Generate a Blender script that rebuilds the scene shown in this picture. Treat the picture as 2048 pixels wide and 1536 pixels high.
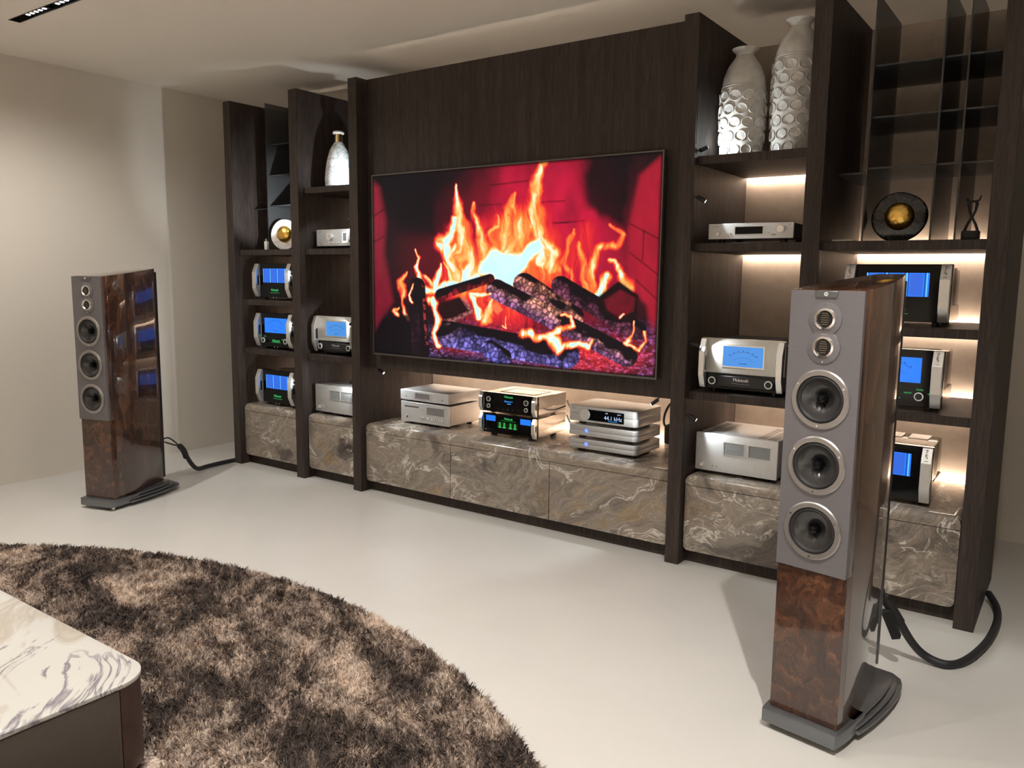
import bpy, bmesh, math, random
import numpy as np
from mathutils import Vector, Matrix, Euler

random.seed(4)
scene = bpy.context.scene
for o in list(bpy.data.objects):
    bpy.data.objects.remove(o)
COL = scene.collection
PI = math.pi

# ---------------------------------------------------------------- camera
cam_data = bpy.data.cameras.new('camera')
cam = bpy.data.objects.new('camera', cam_data)
COL.objects.link(cam)
yaw, pitch, roll = -0.6186, -0.1336, 0.0115
cam.location = (4.729, -3.983, 1.557)
fw = Vector((math.sin(yaw)*math.cos(pitch), math.cos(yaw)*math.cos(pitch), math.sin(pitch)))
r0 = Vector((math.cos(yaw), -math.sin(yaw), 0))
u0 = r0.cross(fw)
rt = r0*math.cos(roll)+u0*math.sin(roll)
up = u0*math.cos(roll)-r0*math.sin(roll)
cam.matrix_world = Matrix(((rt.x, up.x, -fw.x, 4.729), (rt.y, up.y, -fw.y, -3.983), (rt.z, up.z, -fw.z, 1.557), (0, 0, 0, 1)))
cam_data.sensor_fit = 'HORIZONTAL'
cam_data.sensor_width = 36.0
cam_data.lens = 1610.5/2048*36
cam_data.clip_start = 0.02
scene.camera = cam

# ---------------------------------------------------------------- world, exposure
world = bpy.data.worlds.new('world')
scene.world = world
world.use_nodes = True
world.node_tree.nodes['Background'].inputs[0].default_value = (1.0, 0.9, 0.78, 1)
world.node_tree.nodes['Background'].inputs[1].default_value = 0.02
vs = scene.view_settings
vs.view_transform = 'Standard'
vs.look = 'None'
vs.gamma = 1.0
vs.exposure = 0.2
vs.use_curve_mapping = False

ROOM_SPOT = 115.0       # watts of one ceiling downlight
SHELF_SPOT = 4.4       # watts of one small shelf spotlight
LED = 42.0              # emission strength of the shelf light strips
WARM = (1.0, 0.955, 0.885)
COOL = (0.90, 0.97, 1.0)

def add_light(name, kind, loc, energy, color, parent=None, aim=None, **kw):
    d = bpy.data.lights.new(name, kind)
    d.energy = energy
    d.color = color
    for k, v in kw.items():
        setattr(d, k, v)
    o = bpy.data.objects.new(name, d)
    COL.objects.link(o)
    o.location = loc
    if aim is not None:
        o.rotation_euler = (Vector(aim)-Vector(loc)).to_track_quat('-Z', 'Y').to_euler()
    if parent:
        o.parent = parent
    return o

# ---------------------------------------------------------------- mesh helpers
class MB:
    """Collects simple shapes into one mesh."""
    def __init__(s):
        s.v = []; s.f = []
    def add(s, vs_, fs_):
        b = len(s.v)
        s.v += [tuple(p) for p in vs_]
        s.f += [tuple(i+b for i in f) for f in fs_]
        return s
    def box(s, x0, x1, y0, y1, z0, z1):
        return s.add([(x0, y0, z0), (x1, y0, z0), (x1, y1, z0), (x0, y1, z0), (x0, y0, z1), (x1, y0, z1), (x1, y1, z1), (x0, y1, z1)],
                     [(0, 3, 2, 1), (4, 5, 6, 7), (0, 1, 5, 4), (1, 2, 6, 5), (2, 3, 7, 6), (3, 0, 4, 7)])
    def prism(s, pts, axis, a, b):
        """polygon of 2-D points extruded along an axis; x: (y,z) y: (x,z) z: (x,y)"""
        n = len(pts)
        def P(q, t):
            return {'x': (t, q[0], q[1]), 'y': (q[0], t, q[1]), 'z': (q[0], q[1], t)}[axis]
        vv = [P(q, a) for q in pts]+[P(q, b) for q in pts]
        ff = [tuple(range(n)), tuple(range(2*n-1, n-1, -1))]
        ff += [(i, n+i, n+(i+1) % n, (i+1) % n) for i in range(n)]
        return s.add(vv, ff)
    def frame(s, outer, inner, axis, a, b):
        """prism with a hole: two loops with equal point counts"""
        n = len(outer)
        def P(q, t):
            return {'x': (t, q[0], q[1]), 'y': (q[0], t, q[1]), 'z': (q[0], q[1], t)}[axis]
        vv = [P(q, t) for t in (a, b) for L in (outer, inner) for q in L]
        ff = []
        for i in range(n):
            j = (i+1) % n
            ff += [(i, j, n+j, n+i), (2*n+i, 3*n+i, 3*n+j, 2*n+j), (i, 2*n+i, 2*n+j, j), (n+i, n+j, 3*n+j, 3*n+i)]
        return s.add(vv, ff)
    def lathe(s, prof, c=(0, 0, 0), axis='z', seg=32, squash=1.0):
        """profile of (radius, height) turned round an axis"""
        n = len(prof); vv = []; ff = []
        for k in range(seg):
            a = 2*PI*k/seg; ca, sa = math.cos(a), math.sin(a)
            for r, h in prof:
                if axis == 'z': p = (r*ca, r*sa*squash, h)
                elif axis == 'y': p = (r*ca, h, r*sa*squash)
                else: p = (h, r*ca, r*sa*squash)
                vv.append((p[0]+c[0], p[1]+c[1], p[2]+c[2]))
        for k in range(seg):
            k2 = (k+1) % seg
            for i in range(n-1):
                ff.append((k*n+i, k2*n+i, k2*n+i+1, k*n+i+1))
        return s.add(vv, ff)
    def cyl(s, p0, p1, r, seg=20, r2=None):
        p0 = Vector(p0); p1 = Vector(p1); d = (p1-p0).normalized()
        a = d.orthogonal().normalized(); b = d.cross(a)
        r2 = r if r2 is None else r2
        vv = []
        for p, rr in ((p0, r), (p1, r2)):
            vv += [p+(a*math.cos(2*PI*k/seg)+b*math.sin(2*PI*k/seg))*rr for k in range(seg)]
        ff = [(k, (k+1) % seg, seg+(k+1) % seg, seg+k) for k in range(seg)]
        ff += [tuple(range(seg-1, -1, -1)), tuple(range(seg, 2*seg))]
        return s.add(vv, ff)
    def tube(s, pts, r, seg=10, closed=False):
        pts = [Vector(p) for p in pts]; n = len(pts); vv = []; ff = []
        nrm = None
        for i in range(n):
            if closed: t = (pts[(i+1) % n]-pts[i-1]).normalized()
            else: t = (pts[min(i+1, n-1)]-pts[max(i-1, 0)]).normalized()
            nrm = t.orthogonal().normalized() if nrm is None else (nrm-t*nrm.dot(t)).normalized()
            b = t.cross(nrm)
            rr = r[i] if isinstance(r, (list, tuple)) else r
            vv += [pts[i]+(nrm*math.cos(2*PI*k/seg)+b*math.sin(2*PI*k/seg))*rr for k in range(seg)]
        for i in range(n if closed else n-1):
            j = (i+1) % n
            for k in range(seg):
                ff.append((i*seg+k, i*seg+(k+1) % seg, j*seg+(k+1) % seg, j*seg+k))
        if not closed:
            ff += [tuple(range(seg-1, -1, -1)), tuple(range((n-1)*seg, n*seg))]
        return s.add(vv, ff)
    def mesh(s, name, bevel=0, segs=2, smooth=None, pick=None):
        bm = bmesh.new()
        vs_ = [bm.verts.new(p) for p in s.v]
        for f in s.f:
            try: bm.faces.new([vs_[i] for i in f])
            except ValueError: pass
        bmesh.ops.recalc_face_normals(bm, faces=bm.faces[:])
        if bevel:
            ed = [e for e in bm.edges if len(e.link_faces) == 2 and e.calc_face_angle(0) > .5 and (pick is None or pick((e.verts[0].co+e.verts[1].co)/2, e))]
            bmesh.ops.bevel(bm, geom=ed, offset=bevel, segments=segs, profile=.5, affect='EDGES', clamp_overlap=True)
        me = bpy.data.meshes.new(name)
        bm.to_mesh(me); bm.free()
        if smooth is None: smooth = bool(bevel)
        if smooth:
            me.polygons.foreach_set('use_smooth', [True]*len(me.polygons))
            me.set_sharp_from_angle(angle=math.radians(38))
        return me
    def obj(s, name, m, parent=None, bevel=0, segs=2, smooth=None, pick=None, loc=None):
        return link(name, s.mesh(name, bevel, segs, smooth, pick), m, parent, loc)

def link(name, me, m, parent=None, loc=None):
    o = bpy.data.objects.new(name, me)
    COL.objects.link(o)
    if m is not None and not me.materials:
        me.materials.append(m)
    if parent is not None: o.parent = parent
    if loc is not None: o.location = loc
    return o

def tag(o, label=None, cat=None, group=None, kind=None):
    if label: o['label'] = label
    if cat: o['category'] = cat
    if group: o['group'] = group
    if kind: o['kind'] = kind
    return o

def thing(name, label, cat, loc=(0, 0, 0), rz=0, group=None):
    o = bpy.data.objects.new(name, None)
    o.empty_display_size = .05
    COL.objects.link(o)
    o.location = loc
    o.rotation_euler = (0, 0, rz)
    return tag(o, label, cat, group)

def text_mesh(body, size, extrude=0.0003, align='CENTER', spacing=1.0):
    c = bpy.data.curves.new('lettering', 'FONT')
    c.body = body; c.size = size; c.extrude = extrude; c.align_x = align; c.align_y = 'CENTER'
    c.space_character = spacing; c.resolution_u = 2
    t = bpy.data.objects.new('lettering', c)
    COL.objects.link(t)
    dg = bpy.context.evaluated_depsgraph_get()
    me = bpy.data.meshes.new_from_object(t.evaluated_get(dg))
    bpy.data.objects.remove(t)
    me.name = 'lettering'
    me.transform(Matrix.Rotation(PI/2, 4, 'X'))        # stands upright, faces -y
    return me

def letters(body, size, m, parent, loc, align='CENTER', spacing=1.0, name='lettering'):
    me = text_mesh(body, size, align=align, spacing=spacing)
    me.materials.clear()
    return link(name, me, m, parent, loc)

def circle(cx, cy, r, n=24, a0=0, a1=2*PI, end=False):
    k = n if not end else n-1
    return [(cx+r*math.cos(a0+(a1-a0)*i/k), cy+r*math.sin(a0+(a1-a0)*i/k)) for i in range(n)]

def rrect(x0, x1, y0, y1, r, n=6):
    out = []
    for cx, cy, a in ((x1-r, y1-r, 0), (x0+r, y1-r, PI/2), (x0+r, y0+r, PI), (x1-r, y0+r, 1.5*PI)):
        out += circle(cx, cy, r, n, a, a+PI/2, True)
    return out

# ---------------------------------------------------------------- materials
def nt(name):
    m = bpy.data.materials.new(name)
    m.use_nodes = True
    return m, m.node_tree, m.node_tree.nodes['Principled BSDF']

def N(t, kind, **kw):
    n = t.nodes.new(kind)
    for k, v in kw.items():
        if k.startswith('i_'):
            key = k[2:]
            n.inputs[int(key) if key.isdigit() else key].default_value = v
        else: setattr(n, k, v)
    return n

def ramp_node(t, stops, src):
    n = t.nodes.new('ShaderNodeValToRGB')
    cr = n.color_ramp
    while len(cr.elements) < len(stops): cr.elements.new(.5)
    for e, (pos, c) in zip(cr.elements, stops):
        e.position = pos
        e.color = (*c, 1) if len(c) == 3 else c
    t.links.new(src, n.inputs[0])
    return n

def coords(t, scale=(1, 1, 1), rot=(0, 0, 0), world_space=False):
    if world_space:
        g = N(t, 'ShaderNodeNewGeometry').outputs['Position']
    else:
        g = N(t, 'ShaderNodeTexCoord').outputs['Object']
    mp = N(t, 'ShaderNodeMapping')
    mp.inputs['Scale'].default_value = scale
    mp.inputs['Rotation'].default_value = rot
    t.links.new(g, mp.inputs['Vector'])
    return mp.outputs[0]

def noise(t, vec, scale, detail=4, rough=.55, dist=0.0):
    n = N(t, 'ShaderNodeTexNoise', i_Scale=scale, i_Detail=detail, i_Roughness=rough, i_Distortion=dist)
    t.links.new(vec, n.inputs['Vector'])
    return n

def bump(t, b, src, strength, dist=.01):
    n = N(t, 'ShaderNodeBump', i_Strength=strength, i_Distance=dist)
    t.links.new(src, n.inputs['Height'])
    t.links.new(n.outputs[0], b.inputs['Normal'])

def plain(name, col, rough=.5, metal=0.0, coat=0.0, spec=.5, var=0.0, vscale=8.0):
    m, t, b = nt(name)
    b.inputs['Base Color'].default_value = (*col, 1)
    b.inputs['Roughness'].default_value = rough
    b.inputs['Metallic'].default_value = metal
    b.inputs['Coat Weight'].default_value = coat
    b.inputs['Specular IOR Level'].default_value = spec
    if var:
        n = noise(t, coords(t, world_space=True), vscale, 5)
        c = ramp_node(t, [(.3, [v*(1-var) for v in col]), (.7, [v*(1+var) for v in col])], n.outputs['Fac'])
        t.links.new(c.outputs[0], b.inputs['Base Color'])
    return m

def glow(name, col, strength=1.0, base=(0, 0, 0), rough=.25):
    m, t, b = nt(name)
    b.inputs['Base Color'].default_value = (*base, 1)
    b.inputs['Roughness'].default_value = rough
    b.inputs['Emission Color'].default_value = (*col, 1)
    b.inputs['Emission Strength'].default_value = strength
    return m

def m_wood():
    m, t, b = nt('dark_oak')
    v = coords(t, (1, 1, .045), world_space=True)
    n1 = noise(t, v, 190, 3, .6)
    n2 = noise(t, v, 26, 4, .6, .6)
    mx = N(t, 'ShaderNodeMath', operation='MULTIPLY_ADD', i_1=.6, i_2=.0)
    t.links.new(n1.outputs['Fac'], mx.inputs[0])
    ad = N(t, 'ShaderNodeMath', operation='MULTIPLY_ADD', i_1=.4)
    t.links.new(n2.outputs['Fac'], ad.inputs[0]); t.links.new(mx.outputs[0], ad.inputs[2])
    c = ramp_node(t, [(.32, (.018, .0125, .0105)), (.5, (.041, .030, .026)), (.68, (.074, .056, .048))], ad.outputs[0])
    t.links.new(c.outputs[0], b.inputs['Base Color'])
    b.inputs['Roughness'].default_value = .55
    b.inputs['Specular IOR Level'].default_value = .3
    bump(t, b, ad.outputs[0], .25, .002)
    return m

def m_marble():
    m, t, b = nt('brown_arabesque_marble')
    v = coords(t, (1, 1, 1.35), (.3, .62, .1), world_space=True)
    n0 = noise(t, v, 1.9, 3, .5)
    wv = N(t, 'ShaderNodeVectorMath', operation='MULTIPLY_ADD')
    wv.inputs[1].default_value = (.85, .85, .85)
    t.links.new(n0.outputs['Color'], wv.inputs[0]); t.links.new(v, wv.inputs[2])
    st = N(t, 'ShaderNodeMapping'); st.inputs['Scale'].default_value = (.55, .8, 2.0)
    t.links.new(wv.outputs[0], st.inputs[0])
    n1 = noise(t, st.outputs[0], 2.3, 12, .56, .35)
    base = ramp_node(t, [(.25, (.10, .085, .075)), (.37, (.20, .168, .142)), (.45, (.28, .235, .195)), (.51, (.35, .295, .24)), (.56, (.25, .22, .19)), (.64, (.34, .285, .23)), (.78, (.19, .17, .155))], n1.outputs['Fac'])
    # thin strata that follow the flow
    k = N(t, 'ShaderNodeMath', operation='MULTIPLY', i_1=150.0); t.links.new(n1.outputs['Fac'], k.inputs[0])
    sn = N(t, 'ShaderNodeMath', operation='SINE'); t.links.new(k.outputs[0], sn.inputs[0])
    lines = ramp_node(t, [(.0, (.66, .65, .65)), (.45, (1, 1, 1)), (1, (1.06, 1.05, 1.04))], sn.outputs[0])
    mul = N(t, 'ShaderNodeMix', data_type='RGBA', blend_type='MULTIPLY'); mul.inputs[0].default_value = .45
    t.links.new(base.outputs[0], mul.inputs[6]); t.links.new(lines.outputs[0], mul.inputs[7])
    def vein(vec, sc, w0, w1, lo, hi, gs):
        n2 = noise(t, vec, sc, 9, .62, .9)
        ab = N(t, 'ShaderNodeMath', operation='SUBTRACT', i_1=.5); t.links.new(n2.outputs['Fac'], ab.inputs[0])
        aa = N(t, 'ShaderNodeMath', operation='ABSOLUTE'); t.links.new(ab.outputs[0], aa.inputs[0])
        vm = ramp_node(t, [(.0, (1, 1, 1)), (w0, (.6, .6, .6)), (w1, (0, 0, 0))], aa.outputs[0])
        n3 = noise(t, v, gs, 3); gate = ramp_node(t, [(lo, (0, 0, 0)), (hi, (1, 1, 1))], n3.outputs['Fac'])
        gm = N(t, 'ShaderNodeMath', operation='MULTIPLY')
        t.links.new(vm.outputs[0], gm.inputs[0]); t.links.new(gate.outputs[0], gm.inputs[1])
        return gm.outputs[0]
    def blend(src, fac, col, mode='MIX'):
        mx = N(t, 'ShaderNodeMix', data_type='RGBA', blend_type=mode)
        t.links.new(fac, mx.inputs[0]); t.links.new(src, mx.inputs[6]); mx.inputs[7].default_value = (*col, 1)
        return mx.outputs[2]
    n4 = noise(t, wv.outputs[0], 1.9, 5, .55, .4)
    c = mul.outputs[2]
    c = blend(c, ramp_node(t, [(.56, (0, 0, 0)), (.63, (.95, .95, .95))], n4.outputs['Fac']).outputs[0], (.42, .42, .46), 'MULTIPLY')
    c = blend(c, ramp_node(t, [(.30, (.8, .8, .8)), (.40, (0, 0, 0))], n4.outputs['Fac']).outputs[0], (1.15, .93, .58), 'MULTIPLY')
    c = blend(c, vein(st.outputs[0], 2.3, .004, .010, .46, .60, 2.0), (.10, .09, .085))
    c = blend(c, vein(wv.outputs[0], 1.9, .007, .016, .48, .56, 3.1), (.70, .65, .58))
    c = blend(c, vein(v, 9.0, .010, .028, .60, .68, 2.6), (.64, .60, .54))
    t.links.new(c, b.inputs['Base Color'])
    b.inputs['Roughness'].default_value = .14
    return m

def m_white_marble(name, veins=(.40, .37, .40), warm=(.66, .60, .50), base=(.80, .78, .74), scale=1.0, rough=.08, warp=.9):
    m, t, b = nt(name)
    v = coords(t, (scale, scale, scale), (0, 0, .7))
    n0 = noise(t, v, 1.6, 3, .5)
    wv = N(t, 'ShaderNodeVectorMath', operation='MULTIPLY_ADD')
    wv.inputs[1].default_value = (warp, warp, warp)
    t.links.new(n0.outputs['Color'], wv.inputs[0]); t.links.new(v, wv.inputs[2])
    mp = N(t, 'ShaderNodeMapping'); mp.inputs['Scale'].default_value = (.45, 1.4, 1)
    t.links.new(wv.outputs[0], mp.inputs[0])
    def vein(sc, w0, w1, det=7):
        n = noise(t, mp.outputs[0], sc, det, .6, 1.0)
        s = N(t, 'ShaderNodeMath', operation='SUBTRACT', i_1=.5); t.links.new(n.outputs['Fac'], s.inputs[0])
        a = N(t, 'ShaderNodeMath', operation='ABSOLUTE'); t.links.new(s.outputs[0], a.inputs[0])
        return ramp_node(t, [(0, (1, 1, 1)), (w0, (.7, .7, .7)), (w1, (0, 0, 0))], a.outputs[0])
    a = vein(2.2, .02, .05); c = vein(3.7, .006, .016)
    m1 = N(t, 'ShaderNodeMix', data_type='RGBA'); m1.inputs[6].default_value = (*base, 1); m1.inputs[7].default_value = (*warm, 1)
    t.links.new(a.outputs[0], m1.inputs[0])
    g = noise(t, v, 1.3, 2); gr = ramp_node(t, [(.585, (0, 0, 0)), (.65, (1, 1, 1))], g.outputs['Fac'])
    mu = N(t, 'ShaderNodeMath', operation='MULTIPLY'); t.links.new(c.outputs[0], mu.inputs[0]); t.links.new(gr.outputs[0], mu.inputs[1])
    m2 = N(t, 'ShaderNodeMix', data_type='RGBA'); m2.inputs[7].default_value = (*veins, 1)
    t.links.new(mu.outputs[0], m2.inputs[0]); t.links.new(m1.outputs[2], m2.inputs[6])
    t.links.new(m2.outputs[2], b.inputs['Base Color'])
    b.inputs['Roughness'].default_value = rough
    return m

def m_burl(name, figured=True):
    """glossy walnut veneer: swirling figure on the sides, burl clumps on the front"""
    m, t, b = nt(name)
    v = coords(t, (1, 1, .38) if figured else (1, 1, .8))
    n0 = noise(t, v, 3.0 if figured else 9.0, 3, .5)
    wv = N(t, 'ShaderNodeVectorMath', operation='MULTIPLY_ADD')
    wv.inputs[1].default_value = (.55, .55, .55) if figured else (.22, .22, .22)
    t.links.new(n0.outputs['Color'], wv.inputs[0]); t.links.new(v, wv.inputs[2])
    n1 = noise(t, wv.outputs[0], 7 if figured else 13, 8, .66, .9)
    k = N(t, 'ShaderNodeMath', operation='MULTIPLY', i_1=58.0 if figured else 20.0); t.links.new(n1.outputs['Fac'], k.inputs[0])
    s = N(t, 'ShaderNodeMath', operation='SINE'); t.links.new(k.outputs[0], s.inputs[0])
    lo, mid, hi = ((.020, .0085, .0055), (.068, .029, .0165), (.160, .068, .033)) if figured else ((.022, .0085, .006), (.080, .032, .017), (.175, .074, .034))
    c = ramp_node(t, [(.36, lo), (.5, mid), (.64, hi)], n1.outputs['Fac'])
    d = ramp_node(t, [(0, (.55, .5, .5)), (.6, (1, 1, 1))], s.outputs[0])
    mu = N(t, 'ShaderNodeMix', data_type='RGBA', blend_type='MULTIPLY'); mu.inputs[0].default_value = .55
    t.links.new(c.outputs[0], mu.inputs[6]); t.links.new(d.outputs[0], mu.inputs[7])
    t.links.new(mu.outputs[2], b.inputs['Base Color'])
    b.inputs['Roughness'].default_value = .25
    b.inputs['Coat Weight'].default_value = 1.0
    b.inputs['Coat Roughness'].default_value = .03
    return m

def m_brushed(name, col, rough=.35, metal=.9, axis=(1, 1, 60)):
    m, t, b = nt(name)
    n = noise(t, coords(t, axis), 14, 3, .6)
    c = ramp_node(t, [(.3, [x*.9 for x in col]), (.7, [min(1, x*1.08) for x in col])], n.outputs['Fac'])
    t.links.new(c.outputs[0], b.inputs['Base Color'])
    b.inputs['Roughness'].default_value = rough
    b.inputs['Metallic'].default_value = metal
    return m

def m_smoked():
    m, t, b = nt('smoked_glass')
    out = t.nodes['Material Output']
    tr = N(t, 'ShaderNodeBsdfTransparent'); tr.inputs[0].default_value = (.50, .49, .48, 1)
    gl = N(t, 'ShaderNodeBsdfGlossy'); gl.inputs['Color'].default_value = (.55, .55, .55, 1); gl.inputs['Roughness'].default_value = .16
    df = N(t, 'ShaderNodeBsdfDiffuse'); df.inputs[0].default_value = (.14, .143, .147, 1)
    mix0 = N(t, 'ShaderNodeMixShader'); mix0.inputs[0].default_value = .38
    t.links.new(tr.outputs[0], mix0.inputs[1]); t.links.new(df.outputs[0], mix0.inputs[2])
    lw = N(t, 'ShaderNodeFresnel'); lw.inputs[0].default_value = 1.5
    mix = N(t, 'ShaderNodeMixShader')
    t.links.new(lw.outputs[0], mix.inputs[0]); t.links.new(mix0.outputs[0], mix.inputs[1]); t.links.new(gl.outputs[0], mix.inputs[2])
    t.links.new(mix.outputs[0], out.inputs['Surface'])
    return m

def m_rug(name):
    m, t, b = nt(name)
    v = coords(t, (1, 1, 0), (0, 0, .6), world_space=True)
    mp = N(t, 'ShaderNodeMapping'); mp.inputs['Scale'].default_value = (1.0, 1.8, 1); t.links.new(v, mp.inputs[0])
    n1 = noise(t, mp.outputs[0], 2.0, 8, .68, .7)
    n2 = noise(t, v, 62, 3, .75)
    ad = N(t, 'ShaderNodeMath', operation='MULTIPLY_ADD', i_1=.62); t.links.new(n2.outputs['Fac'], ad.inputs[0]); t.links.new(n1.outputs['Fac'], ad.inputs[2])
    c = ramp_node(t, [(.70, (.042, .026, .020)), (.79, (.095, .062, .047)), (.865, (.37, .28, .225)), (.97, (.76, .62, .51))], ad.outputs[0])
    t.links.new(c.outputs[0], b.inputs['Base Color'])
    b.inputs['Roughness'].default_value = .6
    b.inputs['Sheen Weight'].default_value = .15
    return m

def m_plaster(name, col, var=.03, rough=.9, scale=3.0, bumpy=.0):
    m, t, b = nt(name)
    n = noise(t, coords(t, world_space=True), scale, 6, .6)
    c = ramp_node(t, [(.3, [x*(1-var) for x in col]), (.7, [x*(1+var) for x in col])], n.outputs['Fac'])
    t.links.new(c.outputs[0], b.inputs['Base Color'])
    b.inputs['Roughness'].default_value = rough
    if bumpy: bump(t, b, n.outputs['Fac'], bumpy, .01)
    return m

def m_gold():
    m, t, b = nt('hammered_gold')
    vo = N(t, 'ShaderNodeTexVoronoi', i_Scale=60.0); t.links.new(coords(t), vo.inputs['Vector'])
    b.inputs['Base Color'].default_value = (.83, .52, .13, 1)
    b.inputs['Metallic'].default_value = 1.0
    b.inputs['Roughness'].default_value = .28
    bump(t, b, vo.outputs['Distance'], .35, .004)
    return m

MT = {}
MT['wood'] = m_wood()
MT['marble'] = m_marble()
MT['calacatta'] = m_white_marble('white_veined_marble', veins=(.22, .20, .235), warm=(.47, .425, .36), base=(.60, .588, .555), scale=.6, rough=.09, warp=.38)
MT['vase_marble'] = m_white_marble('milky_swirled_resin', veins=(.07, .08, .09), warm=(.38, .41, .43), base=(.72, .75, .76), scale=4.5, rough=.25)
MT['disc_white'] = m_white_marble('white_disc_marble', veins=(.30, .25, .26), warm=(.62, .56, .54), base=(.84, .81, .80), scale=7.0, rough=.25)
MT['disc_black'] = m_white_marble('black_disc_marble', veins=(.75, .72, .70), warm=(.022, .021, .022), base=(.008, .008, .009), scale=6.0, rough=.12)
MT['burl_side'] = m_burl('walnut_burl_side', True)
MT['burl_front'] = m_burl('walnut_burl_front', False)
MT['baffle'] = m_brushed('grey_brushed_baffle', (.205, .197, .216), .45, .5)
MT['ring'] = m_brushed('satin_driver_ring', (.40, .385, .38), .34, .85)
MT['base_grey'] = m_brushed('grey_anodised_base', (.20, .21, .225), .38, .8)
MT['silver'] = m_brushed('silver_faceplate', (.60, .605, .605), .42, .55, (60, 1, 1))
MT['silver_case'] = plain('silver_casework', (.46, .45, .44), .42, .45, var=.03)
MT['champagne'] = m_brushed('champagne_faceplate', (.58, .57, .535), .40, .5, (60, 1, 1))
MT['chrome'] = plain('polished_chrome', (.88, .88, .88), .12, 1.0)
MT['satin'] = plain('satin_aluminium', (.78, .78, .77), .30, .9)
MT['steel'] = plain('steel_chassis', (.46, .43, .40), .26, .9, var=.04)
MT['black_glass'] = plain('black_glass', (.003, .003, .0035), .06, 0, 0, .22)
MT['black'] = plain('black_satin', (.010, .010, .011), .45)
MT['rubber'] = plain('black_rubber', (.014, .014, .015), .6)
MT['cone'] = plain('carbon_cone', (.030, .030, .032), .28, .2, .4, var=.5, vscale=420)
MT['dark_metal'] = plain('dark_metal', (.030, .030, .032), .35, .6)
MT['smoked'] = m_smoked()
MT['gold'] = m_gold()
MT['brass'] = plain('brushed_brass', (.62, .47, .24), .3, 1.0)
MT['white'] = plain('white_glaze', (.85, .85, .83), .3)
MT['ceramic'] = plain('weathered_white_ceramic', (.60, .58, .54), .55, var=.18, vscale=14)
MT['shell'] = plain('pearly_inlay', (.66, .65, .63), .25, .2, .4, var=.12, vscale=40)
MT['back'] = m_plaster('tan_suede_panel', (.50, .405, .325), .10, .85, 16)
MT['floor'] = m_plaster('cream_microcement', (.62, .606, .577), .025, .38, 2.2)
MT['wall'] = m_plaster('beige_wall_paint', (.72, .67, .595), .015, .92, 1.2)
MT['wall_dark'] = m_plaster('dark_taupe_wall', (.15, .13, .112), .02, .9, 1.0)
MT['ceil'] = m_plaster('cream_ceiling_paint', (.89, .835, .75), .012, .94, 1.0)
MT['rug'] = m_rug('mottled_brown_pile')
MT['leather'] = plain('taupe_leather', (.105, .085, .072), .5, var=.05, vscale=60)
MT['stitch'] = plain('stitching_thread', (.16, .135, .115), .7)
MT['walnut'] = plain('walnut_corner', (.072, .043, .035), .4, var=.22, vscale=14)
MT['led'] = glow('warm_light_strip', (1.0, .82, .66), LED)
MT['lens'] = glow('spotlight_lens', (.9, .97, 1.0), 6.0)
MT['dots'] = glow('downlight_lens', (1.0, .97, .95), 7.0)
MT['blue'] = glow('blue_backlit_meter', (.012, .19, 1.0), 1.0)
MT['blue_pale'] = glow('pale_blue_meter', (.07, .30, .80), .85)
MT['blue_line'] = glow('bright_blue_line', (.10, .42, 1.0), 1.35)
MT['blue_deep'] = glow('deep_blue_shade', (.004, .055, .42), .9)
MT['blue_soft'] = glow('hazy_blue_band', (.028, .145, .78), .85)
MT['ink'] = plain('meter_ink', (.004, .012, .06), .5)
MT['green'] = glow('green_lettering', (.04, .62, .16), .9)
MT['green_dim'] = glow('green_tube_glow', (.03, .42, .06), .8)
MT['oled'] = glow('display_white_blue', (.50, .66, 1.0), .95)
MT['oled_blue'] = glow('display_blue', (.03, .35, 1.0), 1.1)
MT['ledblue'] = glow('blue_indicator', (.08, .16, 1.0), 1.8)
MT['print'] = plain('grey_print', (.22, .22, .22), .6)
MT['display'] = plain('grey_display', (.16, .155, .16), .15, 0, .5)
MT['meterface'] = plain('meter_face_grey', (.20, .205, .205), .3)
MT['ring_white'] = plain('bright_knob_ring', (.86, .86, .86), .35, .2)
MT['cable'] = plain('black_braided_cable', (.020, .020, .023), .55, var=.4, vscale=260)
MT['bronze'] = plain('bronze_ribbon', (.16, .13, .09), .4, .5)
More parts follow.
